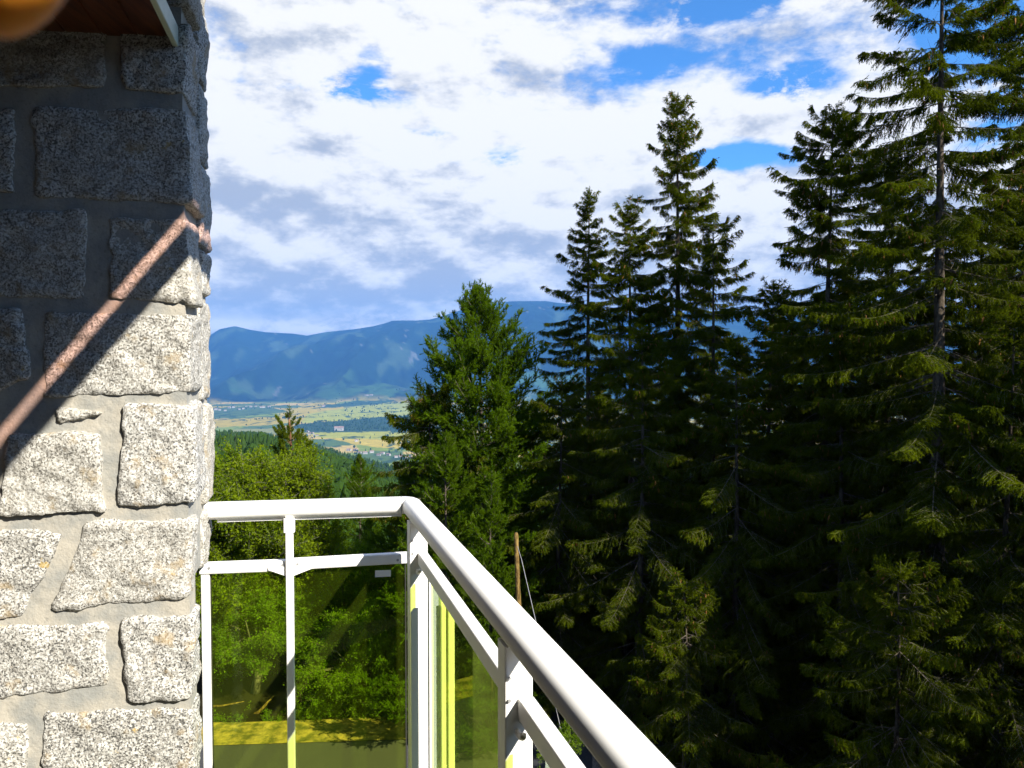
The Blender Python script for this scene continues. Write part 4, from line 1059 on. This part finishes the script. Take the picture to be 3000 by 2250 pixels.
def house(px, D, w_, l_, h_, rz, label, group):
    x = (px - 1500) / FPX * D; g = gz(x, D); o = empty('village_house', (x, D, g), rz); tag(o, label, 'house', group)
    if 'w' not in HM:
        m_ = MB(); m_.raw([(-.5, -.5, 0), (.5, -.5, 0), (.5, .5, 0), (-.5, .5, 0), (-.5, -.5, 1), (.5, -.5, 1), (.5, .5, 1), (-.5, .5, 1), (-.5, 0, 1.4), (.5, 0, 1.4)],
                          [(0, 1, 5, 4), (2, 3, 7, 6), (1, 2, 6, 5), (3, 0, 4, 7)], [(5, 6, 9), (7, 4, 8)])
        HM['w'] = mesh_np('wall', np.concatenate(m_.v), [np.concatenate(m_.q), np.concatenate(m_.t)], [M['house_wall']])
        HM['r'] = mesh_np('roof', np.array([(-.54, -.56, .97), (.54, -.56, .97), (.54, 0, 1.43), (-.54, 0, 1.43), (-.54, .56, .97), (.54, .56, .97)]), np.array([(0, 1, 2, 3), (3, 2, 5, 4)]), [M['house_roof']])
        HM['c'] = mesh_np('window', np.array([(-.08, 0, 0), (.08, 0, 0), (.08, 0, .3), (-.08, 0, .3)]), np.array([(0, 1, 2, 3)]), [M['gasket']])
    for nm, k in (('wall', 'w'), ('roof', 'r')):
        q = link(nm, HM[k], o); q.scale = (l_, w_, h_)
    for xx in (-.28, .28):
        q = link('window', HM['c'], o); q.location = (xx * l_, -w_ * .5 - .05, h_ * .4); q.scale = (l_ * .6, 1, h_ * .9)
HM = {}
def plainD(py): return -ZP * FPX / (py - HOR)
rdh = random.Random(3)
VG = [('far_left_village', [(x, 1206 - (x - 620) * .09) for x in range(618, 800, 13)], 'pale house in the village at the foot of the far mountain', 'houses of the village under the far mountain', 1.0),
      ('near', [(x, 1338 + (x - 1130) * .12) for x in range(1020, 1240, 17)], 'white house in the village on the near side of the golden fields', 'houses of the village by the golden fields', 1.0),
      ('mid', [(x, 1272 + rdh.uniform(-3, 3)) for x in range(900, 930, 7)], 'pale house at the end of the dark wood on the plain', 'houses at the end of the dark wood', 1.0),
      ('hill', [(1072 + 6 * k, 1157) for k in range(4)], 'white house on the small golden hill below the far slopes', 'houses on the small golden hill', 1.)]
for _, pts, lb_, gr, s_ in VG:
    for x, y in pts:
        yy = y + rdh.uniform(-4, 4); 
        D_ = plainD(yy) if yy > 1175 else 8900
        if lb_.startswith('white house in the village'): D_ = plainD(min(yy, 1349))
        L_ = rdh.uniform(14, 26) * s_ * (1.2 if D_ > 6500 else 1)
        house(x + rdh.uniform(-3, 3), D_, L_ * .6, L_, L_ * .42, rdh.uniform(-.6, .6), lb_, gr)
x, y = 992, 1262; house(x, plainD(y), 34, 62, 22, .1, 'largest white building alone between the dark wood and golden field', None)
house(1043, plainD(1293), 14, 22, 11, .3, 'lone small white house in the golden field', None)
house(948, plainD(1192) , 20, 34, 14, .2, 'lone white farm at the far edge of the plain', None)

# ------------------------------------------------------------------ haze
hz = bpy.data.materials.new('haze_air'); hz.use_nodes = True; n = NT(hz.node_tree); n.n.clear()
pv = n.add('ShaderNodeVolumePrincipled'); pv.inputs['Color'].default_value = (.125, .385, .92, 1); pv.inputs['Density'].default_value = 5.0e-5; pv.inputs['Anisotropy'].default_value = 0.0
oo = n.add('ShaderNodeOutputMaterial'); n.l.new(pv.outputs[0], oo.inputs['Volume'])
m_ = MB(); ZT, ZBt = 1180, -1900; HX = 17500
V = [(-HX, -HX, ZBt), (HX, -HX, ZBt), (HX, HX, ZBt), (-HX, HX, ZBt), (-HX, -HX, ZT), (HX, -HX, ZT), (HX, HX, ZT), (-HX, HX, ZT)]
m_.raw(V, [(3, 2, 1, 0), (4, 5, 6, 7), (0, 1, 5, 4), (1, 2, 6, 5), (2, 3, 7, 6), (3, 0, 4, 7)])
hzo = m_.build('haze', bpy.data.materials['haze_air']); tag(hzo, None, None, None, 'stuff')
S.cycles.volume_bounces = 0; S.cycles.max_bounces = 6; S.cycles.transparent_max_bounces = 24; S.cycles.diffuse_bounces = 3
S.cycles.use_denoising = True
